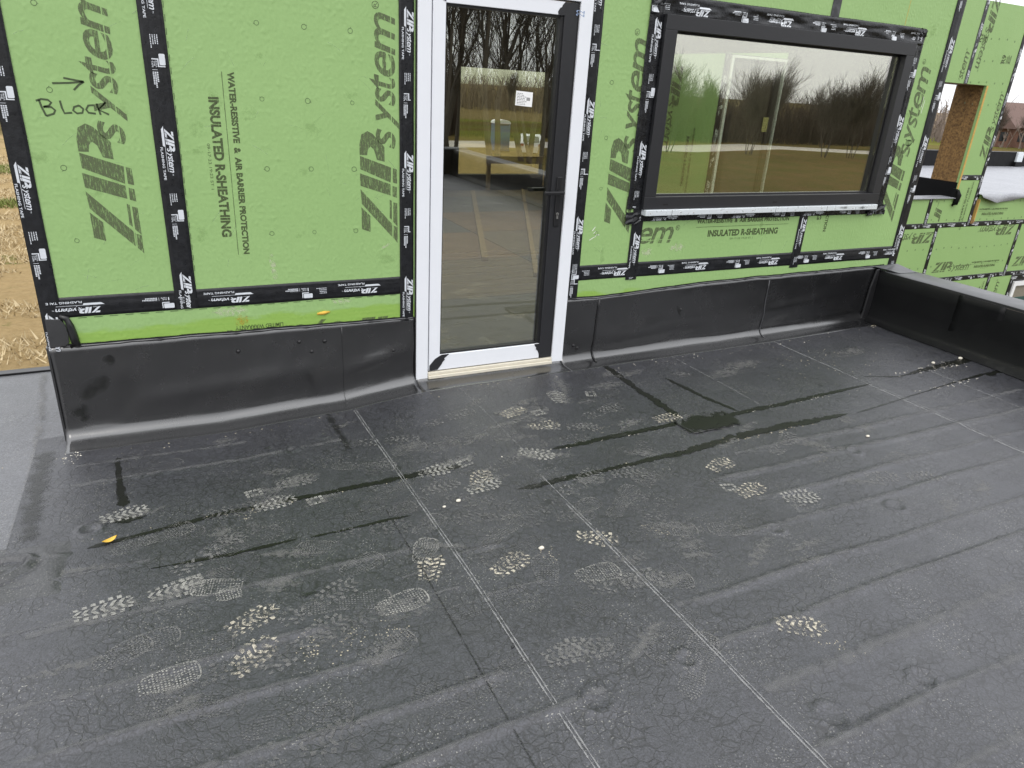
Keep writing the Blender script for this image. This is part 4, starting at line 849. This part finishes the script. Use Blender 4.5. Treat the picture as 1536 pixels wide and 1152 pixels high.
w10 = wp(R_(11.0, 12.47, -3.3, -1.152))[0]; w11 = wp(R_(12.472, 13.62, -3.3, -1.152))[0]; w12 = wp(R_(13.622, 14.36, -3.3, -1.152))[0]; wp(R_(5.16, 10.998, -3.3, -1.152)); wp(R_(5.16, 9.398, -1.15, -.192)); wp(R_(14.362, 15.5, -2.6, -2.4))
for a in ((5.16, 6.72, YW+.041, YW+.2, -3.3, 3.1), (7.69, 9.5, YW+.041, YW+.2, -3.3, 3.1), (6.72, 7.69, YW+.041, YW+.2, -3.3, -.02), (6.72, 7.69, YW+.041, YW+.2, 2.08, 3.1), (9.5, 12.55, YW+.041, YW+.2, -3.3, .20), (12.56, 15.5, YW+.041, YW+.2, -3.3, .24), (9.5, 12.54, YW+.041, YW+.2, 1.98, 3.1), (11.97, 12.54, YW+.041, YW+.2, .2, 1.98), (9.5, 10.2, YW+.041, YW+.2, .2, 1.98)): box('stud_core', DARKIN, wing, *a)
OF = (0, YW, 0)
def wl(par_, O, UV, sc=.95, clip=None): LOGO.lay('panel_logo', INK if UV in (UP, DN) else INKH, par_, (O[0], YW, O[1]), *UV, .0015, clip, True, sc)
wl(w3, (12.44, .86), UP); wl(w3, (11.50, 3.2), DN); wl(w2, (11.30, 1.40), UP, clip=lambda p: p.z > 1.98); wl(w8, (11.90, -1.012), HR); wl(w9, (14.2, -1.02), HR); wl(w7, (11.66, -.30), HL); wl(w4, (11.53, .32), DN, clip=lambda p: p.z < .24 and p.z > -.15)
wl(w8, (13.9, -.235), HL, clip=lambda p: True); wl(w12, (14.0, -2.3), UP); wl(w1, (5.82, 1.95), DN); wl(w1, (6.1, -.1), DN)
sheet_text(w8, (12.95, YW - .0008, -.985), *HR); sheet_text(w6, (12.70, YW - .0008, -.05), *HR); sheet_text(w4, (12.22, YW - .0008, .52), *DN); sheet_text(w11, (13.40, YW - .0008, -1.25), *DN); sheet_text(w1, (6.2, YW - .0008, 1.2), *DN)
for (xx, zz, p_) in ((11.62, 2.55, w3), (12.33, 2.30, w3)):
    q = P2()
    for k in range(4): q.poly((0, k*.03),(.12 - .02*(k % 2), k*.03),(.12 - .02*(k % 2), k*.03+.014),(0, k*.03+.014))
    q.text('R9', .0, .12, .13, .23, 0, .03); q.lay('panel_lettering', INK2, p_, (xx, YW, zz), *UP, .0015)
for p_, x0, x1, z0, z1 in ((w8, 11.85, 13.95, -.9, -.3), (w7, 10.9, 11.6, -.9, -.35), (w3, 11.5, 12.5, 1.7, 2.9), (w6, 12.8, 15, -.12, .2), (w4, 11.5, 12.4, -.1, .45)):
    q = P2(); z = z0
    while z < z1:
        x = x0
        while x < x1: q.ring(x + rnd.uniform(-.01, .01), z + rnd.uniform(-.015, .015), .014, .007, 7); x += .2
        z += .305
    q.lay('fastener_marks', PEN, p_, (0, YW, 0), *HR, .0012, None, False)['kind'] = 'stuff'
def wt(axis, c, a0, a1, dy=-.0005, **k): return tape(wing, axis, c, a0, a1, YW + dy - .001, k.pop('w', .085), k.pop('phase', a0 + .2), res=.2, **k)
wt('h', -.191, 9.4, 15.5); wt('h', -1.151, 9.4, 15.5); wt('h', .58, 11.93, 12.53); wt('v', 11.386, 1.97, 3.1, -.003, mat=TAPEG); wt('v', 12.505, -.19, 3.1, -.003, w=.08, phase=1.9); wt('v', 11.36, -.17, .25, -.003); wt('v', 11.701, -1.12, -.2, -.003); wt('v', 14.041, -1.17, -.2, -.003)
wt('v', 12.471, -3.2, -1.15, -.003); wt('v', 13.621, -3.2, -1.15, -.003); wt('v', 6.66, 0, 3.1, -.003, phase=1.2); wt('v', 7.74, 0, 3.1, -.003, phase=1.6); wt('v', 14.36, -3.0, -1.2, -.004, w=.12); wt('h', -1.24, 14.30, 15.5, -.004, w=.12)
make_door(6.72, 0, YW + .005, 'second filmed door in the wing wall, dimly seen through the picture window', False, 'wing_door')
# strand-board lined opening through the screen wall
box('opening_lining', OSB, wing, 11.93, 11.968, YW + .012, YW + .50, .50, 1.965); box('opening_lining', OSB, wing, 10.15, 11.969, YW + .012, YW + .50, 1.966, 2.0)
box('lining_edge', LUMBER, wing, 11.9275, 11.966, YW - .006, YW + .0115, .40, 1.968); box('lining_edge', OSB, wing, 11.75, 11.9295, YW + .10, YW + .13, .50, 1.965) if False else None
box('sill_upstand', PARA, wing, 11.925, 11.975, YW + .012, YW + .9, .10, .4995); box('sill_upstand', PARA, wing, 11.90, 11.9295, YW - .02, YW + .05, .255, .40)
b = MB(); b.tube([(11.93, YW-.02, .38), (11.97, YW-.03, .30), (11.95, YW-.025, .16), (11.90, YW-.02, .14)], [.03,.05,.045,.02], 8); b.build('sealant_run', PARA, wing, smooth=True)
b = MB(); b.box(9.5, 12.0, YW - .035, YW + .25, .245, .262); b.build('sill_membrane', ROOFG, wing, bevel=.006)
tag(box('rear_roof_deck', ROOFG, None, 9.51, 26, YW + .2, 13.2, .02, .10), kind='structure'); tag(box('lower_roof_deck', ROOFG, None, 12.56, 26, YW + .201, 8.2, .1005, .30), kind='structure')
b = MB(); n = 40                                # loose membrane hanging over the edge of the lower roof
for i in range(n+1):
    x = 12.6 + 3.4*i/n; dr = .09 + .06*math.sin(i*.16 + 1.4) + .012*math.sin(i*.8); dr = min(dr, .04 + i*.02)
    for y, z in ((YW+.45, .306), (YW+.1, .312), (YW-.03, .305 + .01*math.sin(i*.7)), (YW-.07 - .02*math.sin(i*.5), .28 - dr*.3), (YW-.06 - .03*math.sin(i*.5), .30 - dr)): b.v.append((x, y, z))
for i in range(n):
    for j in range(4): b.f.append((i*5+j, i*5+j+1, (i+1)*5+j+1, (i+1)*5+j))
b.build('membrane_overhang', ROOFG, wing, smooth=True)
box('notch_back', PARA, wing, 12.545, 12.655, YW + .10, YW + .14, -.19, .24); box('notch_edge', LUMBER, wing, 12.63, 12.654, YW - .006, YW + .10, -.16, .22); box('notch_foot', OSB, wing, 12.546, 12.63, YW - .01, YW + .09, -.185, -.12)
rp = empty('parapet', (20, 8.2, .3), 'black parapet with one white strip behind the pale far roof', 'parapet'); box('inner_face', PARA, rp, 12.6, 40, 8.2, 8.4, -.2, .66); box('metal_strip', SILLM, rp, 20.6, 20.85, 8.15, 8.2, .42, .665); box('strip_foot', PARA, rp, 20.55, 20.85, 8.12, 8.2, .30, .42)
gw = empty('garage_window', (15, YW, -2), 'white framed window low on the wing wall with dark lettered sticker', 'window'); WH = simple('white frame', (.8,.81,.82), .4, .03)
box('frame_bar', WH, gw, 14.43, 14.51, YW - .03, YW + .06, -2.4, -1.33); box('frame_bar', WH, gw, 14.51, 15.6, YW - .03, YW + .06, -1.41, -1.33); box('glass_pane', simple('sheet board', (.22,.20,.16), .6), gw, 14.51, 15.6, YW + .01, YW + .02, -2.4, -1.41)
DG = simple('dark green print', (.03,.08,.07), .6); q = P2(); q.text('RE', 0, .26, 0, .14, 0, .05); q.lay('sticker_print', DG, gw, (14.56, YW + .01, -1.83), *HR, .002, None, False); box('sticker_band', DG, gw, 14.53, 15.2, YW + .006, YW + .0095, -1.9, -1.65)

# ------------------------------------------------------------------ land
def mk_ground():
    m, n, l = M('rough field'); p = pb(n); v = coords(n, l)
    big = noise(n, l, v, .045, 6, .65); mid = noise(n, l, v, .5, 7, .7); fine = noise(n, l, v, 7, 8, .75)
    straw = mixc(n, l, fine, (.20,.135,.06), (.50,.37,.185)); grass = mixc(n, l, fine, (.04,.040,.010), (.13,.112,.026)); dead = mixc(n, l, fine, (.06,.040,.014), (.19,.13,.048))
    sx = n.new('ShaderNodeSeparateXYZ'); l.new(v, sx.inputs[0])
    wob = math_(n, l, 'MULTIPLY_ADD', noise(n, l, v, .13, 5), 22.0, sx.outputs['Y'])
    c = mixc(n, l, ramp(n, l, math_(n, l, 'ADD', math_(n, l, 'MULTIPLY', big, .6), math_(n, l, 'MULTIPLY', mid, .4)), .44, .58), grass, dead)
    # seeded, straw-strewn strip behind the house between the building and the grass
    behind = ramp(n, l, math_(n, l, 'DIVIDE', wob, 100.0), .155, .185)     # y > ~5
    beyond = ramp(n, l, math_(n, l, 'DIVIDE', wob, 100.0), .60, .66)     # y > ~50
    yard = math_(n, l, 'SUBTRACT', behind, beyond)
    c = mixc(n, l, yard, c, straw)
    c = mixc(n, l, math_(n, l, 'MULTIPLY', yard, ramp(n, l, mid, .60, .68)), c, (.12,.14,.03))
    far = ramp(n, l, math_(n, l, 'DIVIDE', wob, 100.0), .66, .78)
    c = mixc(n, l, math_(n, l, 'MULTIPLY', far, ramp(n, l, noise(n, l, coords(n, l, (.3, 1.5, 1)), .06, 4), .42, .52)), c, (.13,.14,.022))
    c = mixc(n, l, math_(n, l, 'MULTIPLY', ramp(n, l, math_(n, l, 'DIVIDE', wob, 1000.0), .098, .104), .9), c, (.20,.145,.085))
    l.new(c, p.inputs['Base Color']); p.inputs['Roughness'].default_value = .95; p.inputs['Specular IOR Level'].default_value = .1
    row = n.new('ShaderNodeTexWave'); row.bands_direction = 'Y'; row.inputs['Scale'].default_value = .55; row.inputs['Distortion'].default_value = 2.5; row.inputs['Detail'].default_value = 3; l.new(v, row.inputs['Vector'])
    bump(n, l, math_(n, l, 'ADD', math_(n, l, 'ADD', fine, mid), math_(n, l, 'MULTIPLY', row.outputs['Fac'], .35)), .9, .16); return m
GZ = -3.3
tag(MB().add([(-900,-900,GZ),(900,-900,GZ),(900,900,GZ),(-900,900,GZ)], [(0,1,2,3)]).build('ground', mk_ground()), kind='structure')
STRAW = simple('dry straw', (.46,.37,.22), .9, .3, .7); TUFT = simple('green grass', (.14,.17,.035), .9, .3, .9)
def blades(name, n, place, mat, h0, h1, seed, label):
    r = random.Random(seed); b = MB()
    for _ in range(n):
        x, y = place(r); a = r.uniform(0, 6.28); w = r.uniform(.012, .03); h = r.uniform(h0, h1); dx, dy = math.cos(a)*w, math.sin(a)*w; lx, ly = r.gauss(0, h*.8), r.gauss(0, h*.8)
        b.add([(x-dx, y-dy, GZ-.01), (x+dx, y+dy, GZ-.01), (x+lx, y+ly, GZ+h)], [(0, 1, 2)])
    return tag(b.build(name, mat), label, 'grass', None, 'stuff')
def patchy(r, thr, x0, x1, y0, y1, sc):
    while True:
        x, y = r.uniform(x0, x1), r.uniform(y0, y1)
        if mnoise.noise(Vector((x*.25*sc, y*.4*sc, 3))) + .12*math.sin(y*2.4) > thr: return x, y
blades('straw_stubble', 26000, lambda r: patchy(r, -.1, -9.5, -1.2, 7.5, 42, 1), STRAW, .05, .16, 3, 'dry straw lying in rows on the seeded ground at left')
blades('grass_tufts', 9000, lambda r: patchy(r, .22, -9.5, -1.2, 15, 42, .8), TUFT, .06, .22, 4, 'green grass tufts in the straw field at left')
ROADM = simple('pale gravel', (.34,.315,.27), .95, .2, .8, .02)
rp_ = [(-120,-54),(0,-53.2),(22,-53.4),(33,-54.4),(45,-52.8),(60,-57.5),(72,-52.5),(100,-46),(180,-22)]; b = MB()
for x, y in rp_: b.v += [(x, y-2.9, GZ+.004), (x, y+2.9, GZ+.004)]
for i in range(len(rp_)-1): b.f.append((2*i, 2*i+2, 2*i+3, 2*i+1))
tag(b.build('road', ROADM), kind='structure')

# ---- bare trees
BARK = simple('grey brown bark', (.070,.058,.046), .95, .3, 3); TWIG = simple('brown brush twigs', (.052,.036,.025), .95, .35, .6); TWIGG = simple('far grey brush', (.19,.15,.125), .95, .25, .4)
def bare_tree(seed, H, spread=.45, stems=1, thin=1.0, levels=5):
    r = random.Random(seed); tr, cr = MB(), MB()
    def seg(mb, a, b_, r0, r1, n): mb.tube([a, b_], [r0, r1], n, False)
    def grow(p, d, ln, rad, lev):
        n = 4 if lev < 2 else 3; steps = 4 if lev < 2 else 3
        for i in range(steps):
            d2 = (d + Vector((r.gauss(0, .10), r.gauss(0, .10), r.gauss(.05, .05)))).normalized(); q = p + d2*ln/steps; r1 = rad*(1 - .62*(i+1)/steps) if lev else rad*(1-.45*(i+1)/steps)
            seg(tr if lev == 0 else cr, p, q, max(rad*(1 - .62*i/steps) if lev else rad*(1-.45*i/steps), .006), max(r1, .004), 7 if lev == 0 else n); p, d = q, d2
            if lev < levels-1 and (lev > 0 or i >= 1):
                for _ in range(2 if lev < 3 else 1 + (r.random() < .6)):
                    a = r.uniform(0, 2*math.pi); t = r.uniform(.35, .95)*spread*1.6; o = d.orthogonal().normalized(); o.rotate(Matrix.Rotation(a, 3, d))
                    nd = (d*math.cos(t) + o*math.sin(t) + Vector((0,0,.18))).normalized(); grow(p, nd, ln*r.uniform(.5, .72), max(r1*r.uniform(.45, .7), .005), lev+1)
    for s in range(stems):
        a = 2*math.pi*s/stems + r.random(); t = 0 if stems == 1 else r.uniform(.12, .3)
        grow(Vector((0,0,-.1)) + Vector((math.cos(a), math.sin(a), 0))*(.25 if stems > 1 else 0), Vector((math.cos(a)*t, math.sin(a)*t, 1)).normalized(), H*.5, .022*H*thin/(1 + .25*(stems-1)), 0)
    return tr.mesh('trunk'), cr.mesh('crown')
TV = [bare_tree(11, 15, .42, 3, .55, 5), bare_tree(23, 16, .46, 2, .7, 5), bare_tree(31, 6.6, .38, 5, .42, 5), bare_tree(47, 6.8, .40, 3, .45, 5)]
def tree(i, x, y, s, rot, label, group, mat=BARK):
    e = empty('bare_tree', (x, y, GZ), label, 'tree', group)
    for nme, me in zip(('trunk', 'crown'), TV[i]):
        o = bpy.data.objects.new(nme, me); COL.objects.link(o); o.parent = e
        if not me.materials: me.materials.append(mat)
    e.rotation_euler = (0, 0, rot); e.scale = (s, s, s); return e
near = [(0, 13.2, -34.0, 1.02), (1, 17.9, -34.6, 1.0), (0, 21.0, -35.6, .95), (1, 15.4, -38.5, 1.1), (0, 25.0, -37.5, 1.0), (1, 23.0, -41.0, 1.05), (0, 18.6, -43.0, 1.1), (1, 29.0, -40.0, .95), (0, 11.0, -41.0, 1.1), (1, 13.5, -44.0, 1.0)]
for k, (i, x, y, s) in enumerate(near): tree(i, x, y, s, k*1.9, 'tall bare tree mirrored in the upper door glass', 'bare trees mirrored in the door')
far_ = [(2, 37, -47, 1.12), (3, 41.5, -49.5, .95), (2, 50, -48.5, .85), (3, 55, -60.5, 1.0), (3, 58, -47.0, .85), (2, 61.0, -46.5, .9), (3, 66, -46.0, .9), (2, 70, -58, .9), (3, 75, -54, .85), (2, 47, -59, .9), (3, 34, -50.5, 1.1), (2, 64, -61, .9), (3, 80, -56, .85)]
for k, (i, x, y, s) in enumerate(far_): tree(i, x, y, s*(.88 + .17*(k % 3)), k*2.3, 'small bare roadside tree mirrored in the picture window', 'bare trees mirrored in the window')
def thicket(name, n, place, hfn, mat, rad, seed, label):
    r = random.Random(seed); b = MB()
    for _ in range(n):
        x, y = place(r); h = hfn(x, r); d = Vector((r.gauss(0, .12), r.gauss(0, .12), 1)); p = Vector((x, y, GZ - .1)); pts = [p]
        for i in range(3): d = (d + Vector((r.gauss(0, .10), r.gauss(0, .10), 0))); p = p + d*(h/3); pts.append(p)
        w = rad*r.uniform(.6, 1.4); b.tube(pts, [w, w*.75, w*.5, w*.2], 3, False)
        for k in range(5):
            i = r.choice((1, 1, 2, 2, 3)) - 1; s = pts[i] + (pts[i+1]-pts[i])*r.random(); a = r.uniform(0, 6.28); ln = h*r.uniform(.15, .38)
            e = s + Vector((math.cos(a)*.55, math.sin(a)*.55, r.uniform(.5, 1)))*ln; b.tube([s, e], [w*.5, w*.15], 3, False)
    o = b.build(name, mat); return tag(o, label, 'brush', None, 'stuff')
thicket('brush_thicket', 6500, lambda r: (r.uniform(6, 105), -58 - abs(r.gauss(0, 9)) - 3), lambda x, r: max(1.5, np.interp(x, [6, 30, 45, 60, 110], [8.0, 8.0, 6.6, 5.4, 5.2]) * r.uniform(.45, 1.05)), TWIG, .042, 5, 'dense brown leafless brush beyond the gravel road, mirrored in the glass')
def polar(r, d0, d1, a0, a1): d = r.uniform(d0, d1); a = math.radians(r.uniform(a0, a1)); return d*math.sin(a), d*math.cos(a) - 3.6
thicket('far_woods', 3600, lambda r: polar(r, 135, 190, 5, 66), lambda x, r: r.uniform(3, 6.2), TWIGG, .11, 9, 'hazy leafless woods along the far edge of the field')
for k, (a, d, s) in enumerate(((58.6, 120, .95), (57.6, 128, 1.0), (60.5, 130, .95), (52, 132, .9), (50, 128, .95), (30, 140, 1.0), (33, 150, 1.0), (26, 140, .9), (61.6, 124, 1.0))):
    a = math.radians(a); tree(2 + k % 2, d*math.sin(a), d*math.cos(a) - 3.6, s, k*1.3, 'distant bare tree at the far field edge', 'bare trees at the far field edge')
# ---- brown-roofed house far right
hs = empty('far_house', (118, 66, GZ), 'distant brown house with gabled roof at the right edge', 'house'); BRICK = simple('brown brick', (.16,.085,.06), .9, .2, 3); ROOFB = simple('brown shingles', (.13,.085,.072), .9, .2, 6); GLD = simple('dark panes', (.03,.035,.04), .2)
def T(p, rot=math.radians(-32), o=(122, 69, GZ)): c, s = math.cos(rot), math.sin(rot); return (o[0] + p[0]*c - p[1]*s, o[1] + p[0]*s + p[1]*c, o[2] + p[2])
def hb(name, mat, x0, x1, y0, y1, z0, z1, par_=hs): b = MB().box(x0, x1, y0, y1, z0, z1); b.v = [T(p) for p in b.v]; return b.build(name, mat, par_)
hb('house_wall', BRICK, -6, 8, -4, 4, 0, 2.9)
def gable(x0, x1, y0, y1, z0, z1, axis, name='roof', par_=hs):
    b = MB()
    if axis == 'x': ym = (y0+y1)/2; vs = [(x0,y0,z0),(x1,y0,z0),(x1,y1,z0),(x0,y1,z0),(x0+2,ym,z1),(x1-2,ym,z1)]; fs = [(0,1,5,4),(1,2,5),(2,3,4,5),(3,0,4),(3,2,1,0)]
    else: xm = (x0+x1)/2; vs = [(x0,y0,z0),(x1,y0,z0),(x1,y1,z0),(x0,y1,z0),(xm,y0,z1),(xm,y1,z1)]; fs = [(0,1,4),(1,2,5,4),(2,3,5),(3,0,4,5),(3,2,1,0)]
    b.add([T(p) for p in vs], fs); return b.build(name, ROOFB, par_)
gable(-6.6, 8.6, -4.6, 4.6, 2.9, 6.4, 'x'); gable(-6.4, -1.5, -6.0, 0, 2.7, 5.0, 'y'); hb('front_bay', BRICK, -6, -2, -5.4, -3.9, 0, 2.7)
for x in (-5, -3.4, 0, 2.5, 5.5): hb('house_window', GLD, x, x + 1.1, -5.46 if x < -2 else -4.06, -5.39 if x < -2 else -3.99, .9, 2.2)
hb('chimney', BRICK, 3, 4, -.5, .5, 5.0, 7.2)

# ---- portable toilet and cars
BLUE = simple('blue plastic', (.045,.11,.27), .5, .1, 4); WPL = simple('white translucent plastic', (.7,.72,.74), .5, .06, 4)
pt = empty('portable_toilet', (24.2, -47.6, GZ), 'blue portable toilet with white domed roof mirrored in the door', 'toilet'); x, y = 24.2, -47.6
box('cabin', BLUE, pt, x-.55, x+.55, y-.55, y+.55, GZ+.1, GZ+2.0, bevel=.04); box('skid', GASKET, pt, x-.58, x+.58, y-.58, y+.58, GZ, GZ+.1); box('door', BLUE, pt, x-.38, x+.38, y+.551, y+.585, GZ+.2, GZ+1.9, bevel=.02); box('vent', GASKET, pt, x-.4, x+.4, y+.552, y+.57, GZ+1.92, GZ+1.98)
b = MB(); vs = []
for i in range(9):
    for j in range(5): a = math.pi*i/8; vs.append((x - .58*math.cos(a), y - .58 + 1.16*j/4, GZ + 2.0 + .28*math.sin(a)**.7 + .02))
b.add(vs, [(i*5+j, i*5+j+1, (i+1)*5+j+1, (i+1)*5+j) for i in range(8) for j in range(4)]); b.add([vs[i*5] for i in range(9)], [tuple(range(9))]); b.add([vs[i*5+4] for i in range(9)], [tuple(range(8, -1, -1))]); b.build('roof', WPL, pt)
WCAR = simple('white car paint', (.72,.73,.74), .25, .04); TYRE = simple('tyre rubber', (.02,.02,.02), .8); RED = simple('tail lamp', (.3,.02,.02), .3)
def car(cx, cy, ang, label, van=False):
    e = empty('parked_car', (cx, cy, GZ), label, 'car'); h = .55 if van else 0
    prof = [(-2.1,.35),(-2.12,.75),(-2.0,1.0),(-1.3,1.45+h),(-.2,1.5+h),(.5,1.42+h),(1.15,1.0),(1.95,.85),(2.12,.6),(2.1,.35)]
    tf = lambda p: (cx + p[0]*math.cos(ang) - p[1]*math.sin(ang), cy + p[0]*math.sin(ang) + p[1]*math.cos(ang), GZ + p[2])
    def bb_(name, mat, mb, par_=e, **k): mb.v = [tf(p) for p in mb.v]; return mb.build(name, mat, par_, **k)
    n = len(prof); b = MB(); secs = [(-.86,.82),(-.8,1),(.8,1),(.86,.82)]
    for yy, s in secs: b.v += [(x*(.97 + .03*s), yy*(1 if z < 1 else .84), .35 + (z-.35)*(.96 + .04*s)) for x, z in prof]
    for j in range(3):
        for i in range(n): b.f.append((j*n+i, j*n+(i+1) % n, (j+1)*n+(i+1) % n, (j+1)*n+i))
    b.f += [tuple(range(n-1, -1, -1)), tuple(range(3*n, 4*n))]; bb_('body', WCAR, b, bevel=.03)
    for s in (-1, 1): bb_('side_window', GLD, MB().box(-1.25, .75, s*.74 - .02, s*.74 + .02, 1.02, 1.36 + h))
    bb_('rear_window', GLD, MB().add([(-1.98,-.58,1.06),(-1.98,.58,1.06),(-1.38,.55,1.42+h),(-1.38,-.55,1.42+h)], [(0,3,2,1)])); bb_('windscreen', GLD, MB().add([(1.12,-.6,1.05),(1.12,.6,1.05),(.58,.55,1.4+h),(.58,-.55,1.4+h)], [(0,1,2,3)]))
    for s in (-1, 1):
        bb_('tail_lamp', RED, MB().box(-2.14, -2.06, s*.65-.12, s*.65+.12, .78, .95)); bb_('headlight', GLD, MB().box(2.02, 2.12, s*.6-.15, s*.6+.15, .62, .76))
        for xx in (-1.35, 1.35):
            b = MB(); b.tube([(xx, s*.70, .33), (xx, s*.90, .33)], .33, 14); w = bb_('wheel', TYRE, b); b = MB(); b.tube([(xx, s*.885, .33), (xx, s*.915, .33)], .19, 10); bb_('rim', METAL, b, w)
car(25.6, -45.4, math.radians(-65), 'white car parked beside the blue toilet, mirrored in the door')
car(98, 74, math.radians(30), 'white van far off by the woods, seen through the board-lined opening', True)

# ------------------------------------------------------------------ small loose things on the deck
def pebble(x, y, s, lab, mat=STONE, flat=.6):
    r = random.Random(int(x*1000)); b = MB(); vs = [(0, 0, flat)]
    for k, (rr, zz) in enumerate(((.8, .45*flat/.6), (1, 0.05), (.7, -.25))):
        for i in range(7): a = i*2*math.pi/7; q = rr*r.uniform(.8, 1.15); vs.append((q*math.cos(a), q*.75*math.sin(a), zz))
    fs = [(0, 1+i, 1+(i+1) % 7) for i in range(7)] + [(1+k*7+i, 8+k*7+i, 8+k*7+(i+1) % 7, 1+k*7+(i+1) % 7) for k in range(2) for i in range(7)]
    z = hz1(x, y); b.add([(x + a*s, y + c*s, z + .25*s + e*s) for a, c, e in vs], fs); o = b.build('pebble', mat, smooth=True); return tag(o, lab, 'pebble')
pebble(1.15, -1.69, .013, 'white pebble alone on the membrane between the two pale seams'); pebble(.99, -1.26, .012, 'larger cream pebble just right of the first pale seam'); pebble(.92, -1.28, .008, 'smaller cream pebble left of the larger one by the first seam'); pebble(3.21, -1.46, .012, 'tan pebble on the deck below the window, past the algae streak')
pebble(4.6, -.85, .015, 'pale pebble in the wet grit near the right parapet'); pebble(4.87, -.86, .018, 'pale pebble against the right parapet at the end of the wet joint'); pebble(-.46, -1.05, .010, 'pale pebble on the folded loose membrane at left'); pebble(.83, -2.1, .006, 'tiny dark pebble beside the first seam near the camera', SEAL)
b = MB(); lx, ly, a = -.29, -1.02, .5; pts = []
for i in range(7):
    t = i/6; w = .012*math.sin(math.pi*t)**.7; zc = hz1(lx, ly) + .006 + .008*(t-.5)**2*4
    for s in (-1, 0, 1): u = (t-.5)*.055; pts.append((lx + u*math.cos(a) - s*w*math.sin(a), ly + u*math.sin(a) + s*w*math.cos(a), zc + (.003 if s else 0)))
b.add(pts, [(i*3+j, i*3+j+1, (i+1)*3+j+1, (i+1)*3+j) for i in range(6) for j in range(2)]); o = b.build('fallen_leaf', LEAFY, smooth=True); tag(o, 'curled yellow leaf on the wet joint at left', 'leaf'); m = o.modifiers.new('t', 'SOLIDIFY'); m.thickness = .0012
